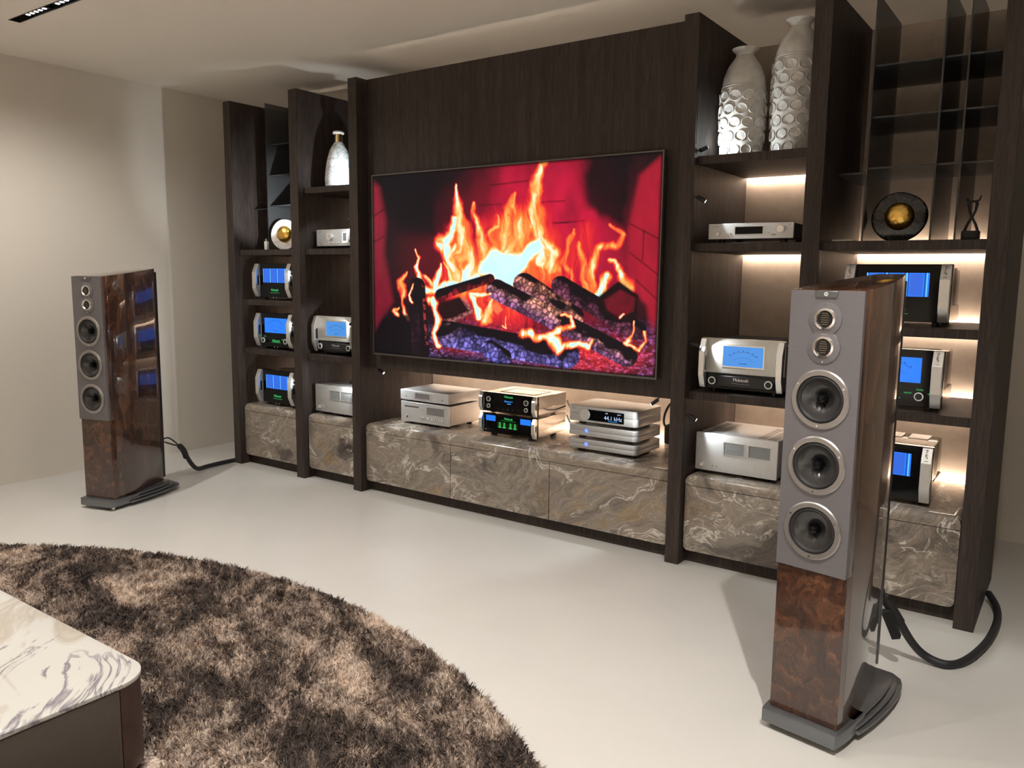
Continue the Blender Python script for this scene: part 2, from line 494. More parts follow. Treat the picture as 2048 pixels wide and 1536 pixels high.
def fire_picture(W, H):
    """Paint the log-fire picture shown on the television as a linear RGB array."""
    rs = np.random.RandomState(7)
    tab = rs.rand(256, 256)
    def vnoise(x, y):
        xi = np.floor(x).astype(int); yi = np.floor(y).astype(int)
        fx = x - xi; fy = y - yi
        fx = fx*fx*(3-2*fx); fy = fy*fy*(3-2*fy)
        a = tab[yi & 255, xi & 255]; b = tab[yi & 255, (xi+1) & 255]
        c = tab[(yi+1) & 255, xi & 255]; d = tab[(yi+1) & 255, (xi+1) & 255]
        return (a*(1-fx)+b*fx)*(1-fy)+(c*(1-fx)+d*fx)*fy
    def fbm(x, y, n=4):
        s = 0; a = .5
        for k in range(n):
            s = s + a*vnoise(x*2**k+17*k, y*2**k+31*k); a *= .5
        return s/(1-.5**n)
    def voro(x, y):
        xi = np.floor(x).astype(int); yi = np.floor(y).astype(int)
        f1 = np.full(x.shape, 9.); f2 = np.full(x.shape, 9.); idv = np.zeros(x.shape)
        for dx in (-1, 0, 1):
            for dy in (-1, 0, 1):
                cx = xi+dx; cy = yi+dy
                jx = cx+tab[cx & 255, cy & 255]; jy = cy+tab[(cy+91) & 255, (cx+37) & 255]
                d = np.hypot(x-jx, y-jy)
                nearer = d < f1
                f2 = np.where(nearer, f1, np.minimum(f2, d))
                idv = np.where(nearer, tab[(cx*7+3) & 255, (cy*5+1) & 255], idv)
                f1 = np.where(nearer, d, f1)
        return f1, f2-f1, idv
    def lin(*c):
        c = np.array(c, float)/255
        return np.where(c <= .04045, c/12.92, ((c+.055)/1.055)**2.4)
    def sst(a, b, t):
        t = np.clip((t-a)/(b-a), 0, 1); return t*t*(3-2*t)
    # picture plane coordinates -> sketch coordinates through a homography of the four screen corners
    src = [(0, 0), (1, 0), (1, 1), (0, 1)]; dst = [(76, 228), (1868, 70), (1814, 1466), (92, 1316)]
    M = []; B = []
    for (u, v), (X, Y) in zip(src, dst):
        M.append([u, v, 1, 0, 0, 0, -u*X, -v*X]); B.append(X)
        M.append([0, 0, 0, u, v, 1, -u*Y, -v*Y]); B.append(Y)
    h = np.linalg.solve(np.array(M, float), np.array(B, float))
    u, v = np.meshgrid((np.arange(W)+.5)/W, (np.arange(H)+.5)/H)
    w = h[6]*u+h[7]*v+1
    X0 = (h[0]*u+h[1]*v+h[2])/w; Y0 = (h[3]*u+h[4]*v+h[5])/w
    img = np.zeros((H, W, 3))
    def over(col, a):
        img[:] = img*(1-a[..., None])+np.asarray(col)*a[..., None]
    def seg(X, Y, a, b, ra, rb):
        ax, ay = a; bx, by = b; dx, dy = bx-ax, by-ay
        t = np.clip(((X-ax)*dx+(Y-ay)*dy)/(dx*dx+dy*dy+1e-6), 0, 1)
        return np.hypot(X-ax-t*dx, Y-ay-t*dy)/(ra+(rb-ra)*t), t
    def chain(X, Y, pts, r0, r1):
        n = len(pts)-1; best = np.full(X.shape, 9.)
        for i in range(n):
            d, t = seg(X, Y, pts[i], pts[i+1], r0+(r1-r0)*i/n, r0+(r1-r0)*(i+1)/n)
            best = np.minimum(best, d)
        return best
    def poly(X, Y, pts, soft):
        ins = np.zeros(X.shape, bool); d = np.full(X.shape, 1e9); n = len(pts)
        for i in range(n):
            x1, y1 = pts[i]; x2, y2 = pts[(i+1) % n]
            ins ^= ((y1 > Y) != (y2 > Y)) & (X < (x2-x1)*(Y-y1)/(y2-y1+1e-9)+x1)
            t = np.clip(((X-x1)*(x2-x1)+(Y-y1)*(y2-y1))/((x2-x1)**2+(y2-y1)**2), 0, 1)
            d = np.minimum(d, np.hypot(X-x1-t*(x2-x1), Y-y1-t*(y2-y1)))
        return sst(-soft, soft, np.where(ins, d, -d))
    wx = (fbm(X0/95, Y0/150)-.5)*90; wy = (fbm(X0/90+50, Y0/150+9)-.5)*60
    X = X0+wx; Y = Y0+wy
    # --- masonry glow
    img[:] = lin(16, 11, 17)
    g = np.exp(-((X-1130)/330)**2-((Y-430)/430)**2)*.95+.75*np.exp(-((X-1330)/330)**2-((Y-760)/330)**2)
    g += .5*np.exp(-((X-600)/300)**2-((Y-760)/240)**2)+.3*np.exp(-((X-800)/260)**2-((Y-330)/160)**2)
    g = np.clip(g*(.35+1.15*fbm(X0/130, Y0/240))*(.45+.55*sst(620, 900, X0)), 0, 1)*.92
    over(lin(205, 22, 62), g)
    over(lin(12, 9, 16), .93*poly(X, Y, [(1390, 60), (1700, 40), (1655, 420), (1640, 560), (1480, 470), (1400, 420), (1370, 230)], 45))
    over(lin(12, 9, 16), .9*poly(X, Y, [(140, 200), (640, 180), (560, 300), (480, 420), (500, 600), (250, 560), (190, 420)], 60))
    over(lin(176, 26, 50), .85*poly(X0, Y0, [(1720, 220), (1900, 60), (1900, 1290), (1800, 1300), (1760, 1020), (1650, 900), (1648, 560)], 22)*sst(1500, 1000, Y0)*(.55+.6*fbm(X0/60, Y0/160)))
    over(lin(150, 28, 52), .8*poly(X0, Y0, [(60, 240), (120, 300), (160, 500), (150, 700), (205, 1000), (90, 1180), (60, 700)], 25)*(.4+.8*fbm(X0/50, Y0/200)))
    bl = lambda pts, r: np.clip(1.2-chain(X0, Y0, pts, r, r), 0, 1)
    for pts in ([(800, 285), (1080, 250)], [(735, 408), (1260, 380)], [(980, 525), (1280, 512)], [(1190, 520), (1400, 500)],
                [(1660, 520), (1850, 620)], [(1660, 700), (1840, 840)], [(1745, 560), (1735, 740)], [(1690, 860), (1840, 1000)], [(80, 480), (155, 430)], [(80, 640), (150, 600)]):
        over(lin(30, 6, 14), .6*bl(pts, 7))
    # --- flames, back to front; each has skeleton, radii, brightness
    heat = np.zeros((H, W)); 
    st = .28+1.25*fbm(X/20+3*fbm(X/90, Y/120), Y/170, 4)
    def flame(pts, r0, r1, k=1., p=1.5):
        d = chain(X, Y, pts, r0*1.22, r1*1.15)
        np.maximum(heat, k*np.exp(-(d**2)*p)*np.clip(st+.1, 0, 1.25), out=heat)
    flame([(900, 820), (930, 640), (1010, 500)], 330, 120, .50, 1.5)
    flame([(660, 860), (640, 700), (610, 560)], 150, 70, .55, 1.3)
    flame([(1090, 820), (1100, 620), (1090, 420)], 140, 70, .52, 1.3)
    flame([(880, 760), (900, 560), (915, 430)], 110, 50, .55, 1.2)
    flame([(1300, 860), (1340, 700), (1400, 560)], 200, 90, .24, 1.4)
    F = [([(1120, 760), (1105, 560), (1075, 430), (1110, 300), (1105, 215), (1155, 135)], 62, 24, .80),
         ([(1090, 640), (1050, 540), (1075, 440)], 45, 26, .72),
         ([(890, 740), (880, 580), (905, 450), (930, 345)], 62, 16, .72),
         ([(960, 700), (965, 540), (985, 480)], 40, 14, .66),
         ([(650, 850), (640, 700), (620, 560), (600, 440), (582, 285)], 82, 11, .92),
         ([(560, 720), (505, 668), (545, 610), (570, 480)], 46, 20, .96),
         ([(600, 800), (560, 740), (575, 660)], 34, 20, .9),
         ([(745, 740), (770, 600), (715, 500), (695, 395)], 46, 12, .66),
         ([(800, 600), (850, 520), (845, 460)], 20, 8, .55),
         ([(1170, 800), (1180, 690), (1130, 600)], 42, 24, .72),
         ([(1400, 950), (1400, 850), (1440, 740), (1470, 665), (1590, 650), (1620, 590), (1550, 535)], 40, 14, .66),
         ([(1650, 920), (1610, 830), (1555, 740)], 36, 10, .84),
         ([(1380, 940), (1375, 800), (1330, 660), (1322, 640)], 44, 10, .56),
         ([(1300, 860), (1230, 760), (1260, 640), (1300, 560)], 36, 12, .46),
         ([(1470, 960), (1500, 880), (1530, 850)], 48, 30, 1.0),
         ([(262, 960), (235, 870), (262, 812)], 24, 9, .84),
         ([(300, 1110), (270, 1010), (250, 930)], 13, 10, .7),
         ([(375, 880), (352, 790), (376, 730), (350, 678)], 17, 7, .93),
         ([(440, 915), (468, 830), (482, 772)], 30, 12, .97),
         ([(575, 890), (556, 800), (520, 755)], 34, 9, .66),
         ([(440, 900), (402, 850)], 22, 12, .8)]
    for a, b, c, k in F: flame(a, b, c, k)
    flame([(400, 930), (560, 900), (700, 850)], 26, 34, 1.0)
    core = poly(X, Y, [(690, 840), (735, 770), (815, 672), (895, 690), (985, 690), (1040, 640), (1120, 600), (1150, 660), (1080, 760), (1000, 850), (950, 930), (900, 900), (800, 850)], 34)
    heat[:] = np.maximum(heat, core*1.18*(.82+.3*fbm(X/60, Y/90)))
    hs = [0, .14, .3, .5, .68, .85, 1.0, 1.2]
    hc = [lin(70, 4, 14), lin(190, 16, 46), lin(232, 48, 48), lin(240, 120, 52), lin(246, 190, 100), lin(252, 236, 190), lin(214, 246, 252), lin(196, 246, 255)]
    def ramp(t):
        return np.stack([np.interp(t, hs, [c[i] for c in hc]) for i in range(3)], -1)
    a = sst(.06, .26, heat)[..., None]
    img[:] = img*(1-a)+ramp(heat)*a
    # --- hearth bed of embers
    f1, e, idv = voro(X0/22+fbm(X0/30,Y0/30), Y0/13+fbm(X0/30+5,Y0/30))
    bed = sst(1090, 1240, Y0-20*np.sin(X0/140.))*sst(330, 470, X0)
    emb = np.exp(-((X0-1450)/330)**2-((Y0-1330)/120)**2)+.9*np.exp(-((X0-700)/170)**2-((Y0-1275)/40)**2)+.7*np.exp(-((X0-1000)/300)**2-((Y0-1130)/90)**2)
    hot = np.clip(emb*(.35+1.1*fbm(X0/40, Y0/30)), 0, 1)
    cold = lin(104, 84, 150)*(idv**2*1.3)[..., None]+lin(10, 8, 16)
    bcol = cold*(1-hot[..., None])+(lin(235, 50, 56)*(.6+1.2*idv)[..., None])*hot[..., None]
    bcol = bcol*((.45+.55*sst(.05, .45, e))*(.4+.9*fbm(X0/10, Y0/8, 3)))[..., None]*1.0+lin(16, 6, 12)
    over(bcol, bed)
    # --- logs: capsules with cracked charcoal scales
    def log(a_, b_, r, scale, tint, tint2, dark=.5, rim=1.0, r2=None):
        d, t = seg(X0, Y0, a_, b_, r, r2 or r)
        m = sst(1.06, .98, d+.06*(fbm(X0/14, Y0/14)-.5))
        ax, ay = b_[0]-a_[0], b_[1]-a_[1]; L = math.hypot(ax, ay); ax /= L; ay /= L
        s = (X0-a_[0])*ax+(Y0-a_[1])*ay; n = -(X0-a_[0])*ay+(Y0-a_[1])*ax
        ss = s+14*(fbm(s/30, n/30)-.5); nn = n+14*(fbm(s/30+9, n/30+4)-.5)
        f1, e, idv = voro(ss/(scale*.72)+3, nn/(scale*1.0)+7)
        patch = sst(dark-.12, dark+.12, fbm(s/120+a_[0], n/60, 3)+.35*(n/r)*rim)
        lum = ((.22+.78*sst(.06, .40, e))*(.2+1.3*idv**1.4)*patch*(.7+.7*fbm(X0/9, Y0/9, 2)))[..., None]
        side = sst(-1, 1, n/r)[..., None]
        c = (np.array(tint)*(1-side)+np.array(tint2)*side)*lum+lin(15, 8, 16)
        over(c, m)
    dk = lin(14, 8, 14)
    over(dk, poly(X0, Y0, [(140, 1110), (330, 1070), (400, 1190), (410, 1330), (90, 1320), (110, 1180)], 12)*.95)
    log((350, 905), (378, 1310), 52, 24, lin(60, 18, 30), lin(40, 14, 30), .7)
    over(lin(190, 60, 60), .75*bl([(392, 900), (400, 1090), (415, 1260)], 9)*sst(.4, .6, fbm(X0/20, Y0/18)))
    log((1010, 890), (1310, 1090), 66, 34, lin(236, 150, 122), lin(150, 90, 110), .38)
    log((1235, 900), (1700, 1175), 58, 36, lin(60, 20, 34), lin(120, 60, 84), .56)
    over(lin(24, 8, 14), poly(X0, Y0, [(1440, 985), (1590, 872), (1710, 960), (1695, 1120), (1600, 1130), (1480, 1060)], 8))
    over(lin(112, 16, 34), poly(X0, Y0, [(1500, 990), (1600, 925), (1690, 975), (1680, 1055), (1595, 1095), (1520, 1050)], 12)*(.5+.6*fbm(X0/50, Y0/40)))
    log((840, 925), (1640, 1335), 62, 33, lin(238, 158, 130), lin(150, 96, 150), .42)
    over(lin(34, 8, 14), poly(X0, Y0, [(500, 1010), (610, 970), (690, 1040), (680, 1085), (520, 1142), (490, 1090)], 8))
    f1, e, idv = voro(X0/30, Y0/26)
    over(lin(190, 110, 110), .8*bl([(505, 1130), (590, 1110), (690, 1060), (640, 985)], 16)*sst(.04, .2, e))
    log((500, 955), (800, 858), 34, 60, lin(90, 16, 26), lin(150, 24, 34), .5, r2=28)
    log((520, 1195), (1270, 1330), 78, 36, lin(40, 30, 60), lin(132, 120, 214), .46, 1.2)
    log((800, 1290), (880, 1340), 52, 36, lin(130, 120, 200), lin(100, 96, 190), .3)
    log((500, 1200), (560, 1190), 66, 40, lin(150, 110, 130), lin(100, 86, 150), .45)
    # --- flames licking in front of the logs
    heat[:] = 0
    for a, b, c, k in [([(490, 1280), (455, 1215), (482, 1120), (468, 1030), (425, 985)], 12, 26, 1.05),
                       ([(470, 1020), (440, 980)], 24, 22, 1.1),
                       ([(730, 1090), (712, 1010), (690, 935), (790, 955)], 22, 10, .92),
                       ([(770, 1120), (775, 1060), (800, 1000)], 30, 10, .8),
                       ([(990, 1180), (1060, 1195), (1090, 1230), (1170, 1225), (1240, 1170)], 26, 16, .86),
                       ([(1240, 1180), (1300, 1140), (1300, 1085), (1262, 1075)], 16, 11, .8),
                       ([(1190, 1230), (1230, 1290), (1330, 1250), (1400, 1290), (1410, 1240)], 26, 12, 1.0),
                       ([(1700, 1300), (1642, 1240), (1680, 1170), (1692, 1110)], 11, 6, .82),
                       ([(1700, 1300), (1748, 1230), (1738, 1165)], 11, 6, .7),
                       ([(330, 1000), (308, 960), (330, 900)], 8, 6, .95),
                       ([(230, 1080), (215, 1060), (240, 1040)], 14, 8, .9),
                       ([(1600, 1090), (1630, 1065)], 9, 5, .9),
                       ([(860, 1140), (885, 1150), (890, 1080)], 7, 5, .7)]:
        flame(a, b, c, k, 1.3)
    a = sst(.12, .4, heat)[..., None]
    img[:] = img*(1-a)+ramp(heat)*a
    over(lin(238, 120, 74), .9*poly(X0, Y0, [(815, 1010), (850, 1010), (880, 1050), (845, 1078), (818, 1050)], 8))
    edge = sst(0, .012, u)*sst(1, .988, u)*sst(0, .02, v)*sst(1, .98, v)
    return img*edge[..., None]

# ================================================================ the room
ZC = 3.056                      # ceiling height
XL, XR, YB, YF = -1.612, 7.4, 1.59, -8.2
def struct(name, mb, m, **kw):
    o = mb.obj(name, m, **kw)
    o['kind'] = 'structure'
    return o
struct('floor', MB().box(XL-.1, XR+.1, YF-.1, YB+.1, -.1, 0), MT['floor'])
CH = [(-.74, 5.3, -1.565), (.2, 6.2, -2.47), (.2, 6.2, -4.57), (.2, 6.2, -6.47)]     # slots for the recessed lights; the last two are added for ceiling bounce
cm = MB()
yt = YB+.1
for a_, b_, c_ in CH:
    cm.box(XL-.1, XR+.1, c_+.035, yt, ZC, ZC+.1)
    cm.box(XL-.1, a_, c_-.035, c_+.035, ZC, ZC+.1).box(b_, XR+.1, c_-.035, c_+.035, ZC, ZC+.1)
    yt = c_-.035
cm.box(XL-.1, XR+.1, YF-.1, yt, ZC, ZC+.1)
struct('ceiling', cm, MT['ceil'])
struct('wall_left', MB().box(XL-.1, XL, YF, -.1, 0, ZC).box(XL-.12, XL-.004, -.1, YB, 0, ZC), MT['wall'])
struct('wall_back', MB().box(XL-.12, XR, YB, YB+.1, 0, ZC), MT['wall'])
struct('wall_right', MB().box(XR, XR+.1, YF, YB, 0, ZC), MT['wall_dark'])
struct('wall_front', MB().box(XL, XR, YF-.1, YF, 0, ZC), MT['wall'])

# recessed ceiling lights: black channels with groups of five small lenses
dot_me = MB().lathe([(0, 0), (.013, 0), (.015, .004)], seg=16).mesh('lens', smooth=True)
def ceiling_light(x0, x1, yc, label, lamps, groups):
    t = thing('recessed_linear_light', label, 'ceiling light', (x0, yc, ZC))
    w = .034
    L = x1-x0
    MB().box(0, L, -w, -w+.004, -.001, .075).box(0, L, w-.004, w, -.001, .075).box(0, .004, -w, w, -.001, .075).box(L-.004, L, -w, w, -.001, .075).box(0, L, -w, w, .075, .08).obj('channel', MT['black'], t)
    for g in groups:
        bar = MB().box(g-x0-.03, g-x0+.03+.2, -.02, .02, .0065, .04).obj('lamp_module', MT['dark_metal'], t, bevel=.004)
        for k in range(5):
            link('lens', dot_me, MT['dots'], bar, (g-x0+.05*k, 0, .0060))
    for lx, tilt, e, *cone in lamps:
        add_light('downlight', 'SPOT', (lx-x0, 0, -.004), ROOM_SPOT*e, WARM, t, (lx-x0+tilt[0], tilt[1], -3), spot_size=math.radians(cone[0] if cone else (122 if yc > -3 else 104)), spot_blend=.85, shadow_soft_size=.014)
    return t
ceiling_light(-.74, 5.3, -1.565, 'black recessed ceiling channel with small white lenses above the speakers', [(-.35, (0, .1), .9, 156), (.95, (0, 0), .18), (2.3, (0, 0), .18)], [-.553+.356*k for k in range(16)])
ceiling_light(.2, 6.2, -2.47, 'black recessed ceiling channel with small white lenses over the round rug', [(.9, (0, .1), .75, 108), (2.2, (0, .1), .75, 108), (3.4, (0, .1), .3, 108), (4.56, (0, .3), 2.0, 108)], [.35+.356*k for k in range(16)])
ceiling_light(.2, 6.2, -4.57, 'added unseen ceiling channel with small white lenses behind the coffee table, for bounce light', [(.8, (0, 0), .7), (2.8, (0, 0), .7), (5.6, (0, 0), 2.0)], [.35+.356*k for k in range(16)])  # added out of view: lights the floor behind the camera to brighten the ceiling
ceiling_light(.2, 6.2, -6.47, 'added unseen ceiling channel with small white lenses at the far end from the television, for bounce light', [(1.0, (0, 0), 6.0), (3.2, (0, 0), 6.0), (5.4, (0, 0), 6.0)], [.35+.356*k for k in range(16)])  # added fill out of view: strong downlights whose floor bounce lifts ceiling and walls

# ================================================================ wall unit
H = 2.875
UP = [(-.910, -.825), (-.133, -.045), (.489, .573), (2.940, 3.020), (3.584, 3.666), (4.352, 4.434)]
BAY = [(UP[i][1], UP[i+1][0]) for i in range(5)]
DEPTH = .80
SF = .055                        # shelf front
unit = thing('shelving_unit', 'tall dark oak wall unit with five bays of lit shelves', 'shelving unit', (1.76, 0, 0))
OX = 1.76
def upart(name, mb, m, **kw):
    o = mb.obj(name, m, unit, **kw)
    o.location = (-OX, 0, 0)
    return o
ups = []
for i, (a, b) in enumerate(UP):
    u_ = upart('upright', MB().box(a, b, 0, DEPTH, 0, H), MT['wood'], bevel=.002, segs=1)
    ups.append(u_)
# black light tracks let into the faces of the uprights
for i, side in ((1, 0), (2, 0), (3, 1), (4, 1)):
    xf = UP[i][side]
    x0, x1 = (xf, xf+.0015) if side else (xf-.0015, xf)
    segs_ = [(2.24, 2.70), (1.76, 2.12), (.975, 1.68), (.52, .885)]
    for z0, z1 in segs_:
        MB().box(x0, x1, .022, .034, z0, z1).obj('light_track', MT['black'], ups[i])
SH = {0: [1.737, 1.345, .955], 1: [2.18, 1.737, .955], 3: [2.18, 1.737, .955], 4: [1.737, 1.345, .955]}
for k, zs in SH.items():
    a, b = BAY[k]
    both = k in (0, 4)
    for z in zs:
        s_ = upart('shelf', MB().box(a, b, SF, .745, z-.043, z), MT['wood'], bevel=.002, segs=1)
        if not both:
            MB().box(a, b, .745, .78, z-.010, z).obj('rear_cover', MT['wood'], s_)
        MB().box(a+.004, b-.004, .752, .772, z-.036, z-.018).obj('light_strip', MT['led'], s_)
for k in range(5):
    a, b = BAY[k]
    upart('back_panel', MB().box(a, b, .78, .80, 0, H if k != 2 else .93), MT['back'])
    upart('plinth', MB().box(a, b, .097, .70, 0, .078), MT['wood'])
upart('television_panel', MB().box(BAY[2][0], BAY[2][1], .10, .13, .894, H), MT['wood'])
soff = upart('soffit_board', MB().box(BAY[2][0], BAY[2][1], .13, .745, .894, .92), MT['wood'])
MB().box(BAY[2][0]+.004, BAY[2][1]-.004, .752, .772, .90, .915).obj('light_strip', MT['led'], soff)

# marble-clad base cabinets
def marble_cabinet(k, label, splits=()):
    a, b = BAY[k]
    xc = (a+b)/2
    t = thing('marble_cabinet', label, 'cabinet', (xc, .045, .078), 0, 'marble base cabinets')
    w = (b-a)/2-.006
    MB().box(-w+.012, w-.012, .03, .68, .0, .362).obj('carcass', MT['black'], t)
    top = MB().box(-w, w, 0, .695, .366, .425)
    top.obj('top', MT['marble'], t, bevel=.040, segs=6, pick=lambda c, e: (c.z > .42 and c.y < .69))
    MB().box(-w+.01, w-.01, .698, .716, .402, .418).obj('light_strip', MT['led'], t)
    xs = [-w]+[s-xc for s in splits]+[w]
    for i in range(len(xs)-1):
        x0 = xs[i]+(.0018 if i else 0); x1 = xs[i+1]-(.0018 if i < len(xs)-2 else 0)
        r = .028
        pts = []
        pts += circle(x0+r, r, r, 6, PI, 1.5*PI, True) if i == 0 else [(x0, 0)]
        pts += circle(x1-r, r, r, 6, 1.5*PI, 2*PI, True) if i == len(xs)-2 else [(x1, 0)]
        pts += [(x1, .3625), (x0, .3625)]
        MB().prism(pts, 'y', 0, .024).obj('door', MT['marble'], t, bevel=.0012, segs=1)
    return t
marble_cabinet(0, 'short brown marble cabinet under the three black amplifiers nearest the beige wall')
marble_cabinet(1, 'narrow brown marble cabinet under the silver amplifier beside the television bay')
marble_cabinet(2, 'long low brown marble sideboard with three doors under the television', (1.365, 2.147))
marble_cabinet(3, 'short brown marble cabinet with ochre veins under the silver twin-meter amplifier by the walnut speaker')
marble_cabinet(4, 'short brown marble cabinet with a charcoal vein under the three anniversary amplifiers')

# shelf spotlights
def spotlight(loc, aim, label, e=1.0, size=72, side=(0, 0, 0), lamp_off=.0):
    t = thing('shelf_spotlight', label, 'spotlight', loc, 0, 'small black shelf spotlights')
    d = (Vector(aim)-Vector(loc)).normalized()
    MB().cyl(d*.004, d*.052, .0105, 18).obj('barrel', MT['black'], t, bevel=.0012, segs=1)
    MB().cyl(d*.0523, d*.0535, .0085, 16).obj('lens', MT['lens'], t)
    st = Vector(side)
    MB().cyl(st, d*.012, .004, 10).obj('stem', MT['black'], t)
    add_light('lamp', 'SPOT', d*.056, SHELF_SPOT*e, COOL, t, d*.5, spot_size=math.radians(size), spot_blend=.5, shadow_soft_size=.006)
    return t
X4 = UP[3][1]; X3 = UP[2][0]; X2 = UP[1][0]; X5 = UP[4][1]
S = (-.010, 0, 0)
spotlight((X4+.010, .045, 2.205), (3.16, .30, 2.33), 'black spotlight tilted up at the shell-patterned vases', 1.0, 110, S)
spotlight((X4+.010, .030, 1.975), (3.26, .118, 1.83), 'black spotlight with lit lens above the slim silver amplifier', .8, 60, S)
spotlight((X4+.010, .035, 1.215), (3.26, .09, 1.14), 'black spotlight beside the silver amplifier with large blue meter', .9, 86, S)
spotlight((X4+.010, .030, .830), (3.26, .105, .70), 'black spotlight beside the silver twin-meter amplifier by the walnut speaker', 1.0, 100, S)
S = (.010, 0, 0)
spotlight((X3-.010, .050, 2.215), (.20, .21, 2.34), 'black spotlight aimed at the swirled vase with brass neck', 1.4, 104, S)
spotlight((X3-.010, .035, 1.975), (.22, .118, 1.82), 'black spotlight above the silver amplifier with large volume knob', .8, 64, S)
spotlight((X3-.010, .035, 1.215), (.22, .09, 1.12), 'black spotlight beside the silver meter amplifier next to the television', .9, 86, S)
spotlight((X3-.010, .030, .800), (.22, .08, .66), 'black spotlight beside the silver twin-meter amplifier next to the television', 1.0, 100, S)
spotlight((X2-.010, .045, 1.930), (-.82, .26, 2.16), 'black spotlight aimed past the white marble disc', 3.2, 76, S)
spotlight((X2-.010, .040, 1.560), (-.55, .085, 1.50), 'black spotlight beside the uppermost of three black amplifiers by the beige wall', .6, 84, S)
spotlight((X2-.010, .040, 1.170), (-.55, .085, 1.11), 'black spotlight beside the black amplifier with round knobs by the beige wall', .6, 84, S)
spotlight((X2-.010, .040, .730), (-.55, .085, .67), 'black spotlight beside the lowest black amplifier by the beige wall', .6, 84, S)
S = (-.010, 0, 0)
spotlight((X5+.010, .040, 1.210), (4.05, .09, 1.12), 'black spotlight beside the anniversary amplifier with one knob', .7, 66, S)
spotlight((X5+.010, .040, .800), (4.05, .10, .64), 'black spotlight beside the lowest anniversary amplifier', .9, 86, S)
spotlight((.626, .125, .882), (.80, .17, .79), 'black spotlight under the television panel over the silver disc player', 1.4, 120, (-.004, 0, .012))
spotlight((2.815, .125, .882), (1.75, -.20, .0), 'black spotlight under the television panel over the three slim silver boxes', 2.0, 84, (.004, 0, .012))

# ================================================================ television
TX0, TX1, TZ0, TZ1, TY = .666, 2.834, 1.000, 2.226, .046
tv = thing('television', 'huge flat television showing a burning log fire', 'television', ((TX0+TX1)/2, TY, TZ0))
tw, th = (TX1-TX0), (TZ1-TZ0)
fr = .007
MB().frame([(-tw/2, 0), (tw/2, 0), (tw/2, th), (-tw/2, th)], [(-tw/2+fr, fr+.004), (tw/2-fr, fr+.004), (tw/2-fr, th-fr), (-tw/2+fr, th-fr)], 'y', -.004, .026).obj('bezel', plain('tv_bezel', (.16, .15, .145), .35, .7), tv)
MB().box(-tw/2+.03, tw/2-.03, .004, .046, .04, th-.04).obj('rear_housing', MT['black'], tv)
MB().box(-tw/2+fr, tw/2-fr, .001, .020, fr+.004, th-fr).obj('panel', MT['black'], tv)
MB().box(.62*tw/2, .62*tw/2+.10, -.002, .02, -.008, .0).obj('sensor_bar', MT['black'], tv, bevel=.002, segs=1)
GW, GH = 560, 315
pic = fire_picture(GW, GH)
xs = np.linspace(-tw/2+fr, tw/2-fr, GW); zs = np.linspace(th-fr, fr+.004, GH)
gx, gz = np.meshgrid(xs, zs)
co = np.stack([gx, np.full_like(gx, -.001), gz], -1).reshape(-1, 3)
i0 = (np.arange(GH-1)[:, None]*GW+np.arange(GW-1)[None]).ravel()
fc = np.stack([i0, i0+GW, i0+GW+1, i0+1], -1)
me = bpy.data.meshes.new('screen')
me.vertices.add(len(co)); me.vertices.foreach_set('co', co.ravel().astype('f4'))
me.loops.add(fc.size); me.loops.foreach_set('vertex_index', fc.ravel().astype('i4'))
me.polygons.add(len(fc)); me.polygons.foreach_set('loop_start', (np.arange(len(fc))*4).astype('i4'))
me.update(); me.validate()
at = me.color_attributes.new('picture', 'FLOAT_COLOR', 'POINT')
at.data.foreach_set('color', np.concatenate([pic.reshape(-1, 3), np.ones((GW*GH, 1))], 1).ravel().astype('f4'))
m, t, b = nt('fire_screen')
ca = N(t, 'ShaderNodeVertexColor', layer_name='picture')
b.inputs['Base Color'].default_value = (.008, .008, .009, 1)
b.inputs['Roughness'].default_value = .22
b.inputs['Specular IOR Level'].default_value = .2
t.links.new(ca.outputs[0], b.inputs['Emission Color'])
b.inputs['Emission Strength'].default_value = 1.0
link('screen', me, m, tv)

# ================================================================ hi-fi electronics
def foot4(t, w, d, h=.02, r=.018, m=None):
    for sx in (-1, 1):
        for y in (.05, d-.06):
            MB().lathe([(0, -h), (r, -h), (r*1.05, -h+.004), (r*.9, .002), (0, .002)], (sx*(w/2-.06), y, 0), seg=18).obj('foot', m or MT['black'], t, smooth=True)

def knob(t, x, z, r, dep, y=0, face='black', ring='ring_white', name='knob'):
    k = MB().lathe([(0, -dep), (r*.86, -dep), (r, -dep+.003), (r, 0), (0, 0)], (x, y, z), 'y', 28).obj(name, MT[face], t, smooth=True)
    if ring:
        MB().lathe([(r*.78, -dep-.0006), (r*1.0, -dep-.0006), (r*1.04, -dep+.003), (r*1.0, -dep+.006), (r*.78, -dep+.001), (r*.78, -dep-.0006)], (x, y, z), 'y', 28).obj('ring', MT[ring], k, smooth=True)
    return k

def grip(t, x, w, h, p, m, insert='black', z0=0.0):
    """bracket-shaped front handle seen as a tall hexagon from the side"""
    o = [(0, z0), (0, z0+h), (-p*.35, z0+h), (-p, z0+h*.74), (-p, z0+h*.26), (-p*.35, z0)]
    i = [(-.004, z0+h*.34), (-.004, z0+h*.66), (-p*.2, z0+h*.66), (-p*.62, z0+h*.63), (-p*.62, z0+h*.37), (-p*.2, z0+h*.34)]
    g = MB().frame(o, i, 'x', x-w/2, x+w/2).obj('handle', MT[m], t, bevel=.0012, segs=1, smooth=False)
    MB().box(x-w/2+.004, x+w/2-.004, -p*.6, -.003, z0+h*.345, z0+h*.655).obj('handle_insert', MT[insert], g)
    return g

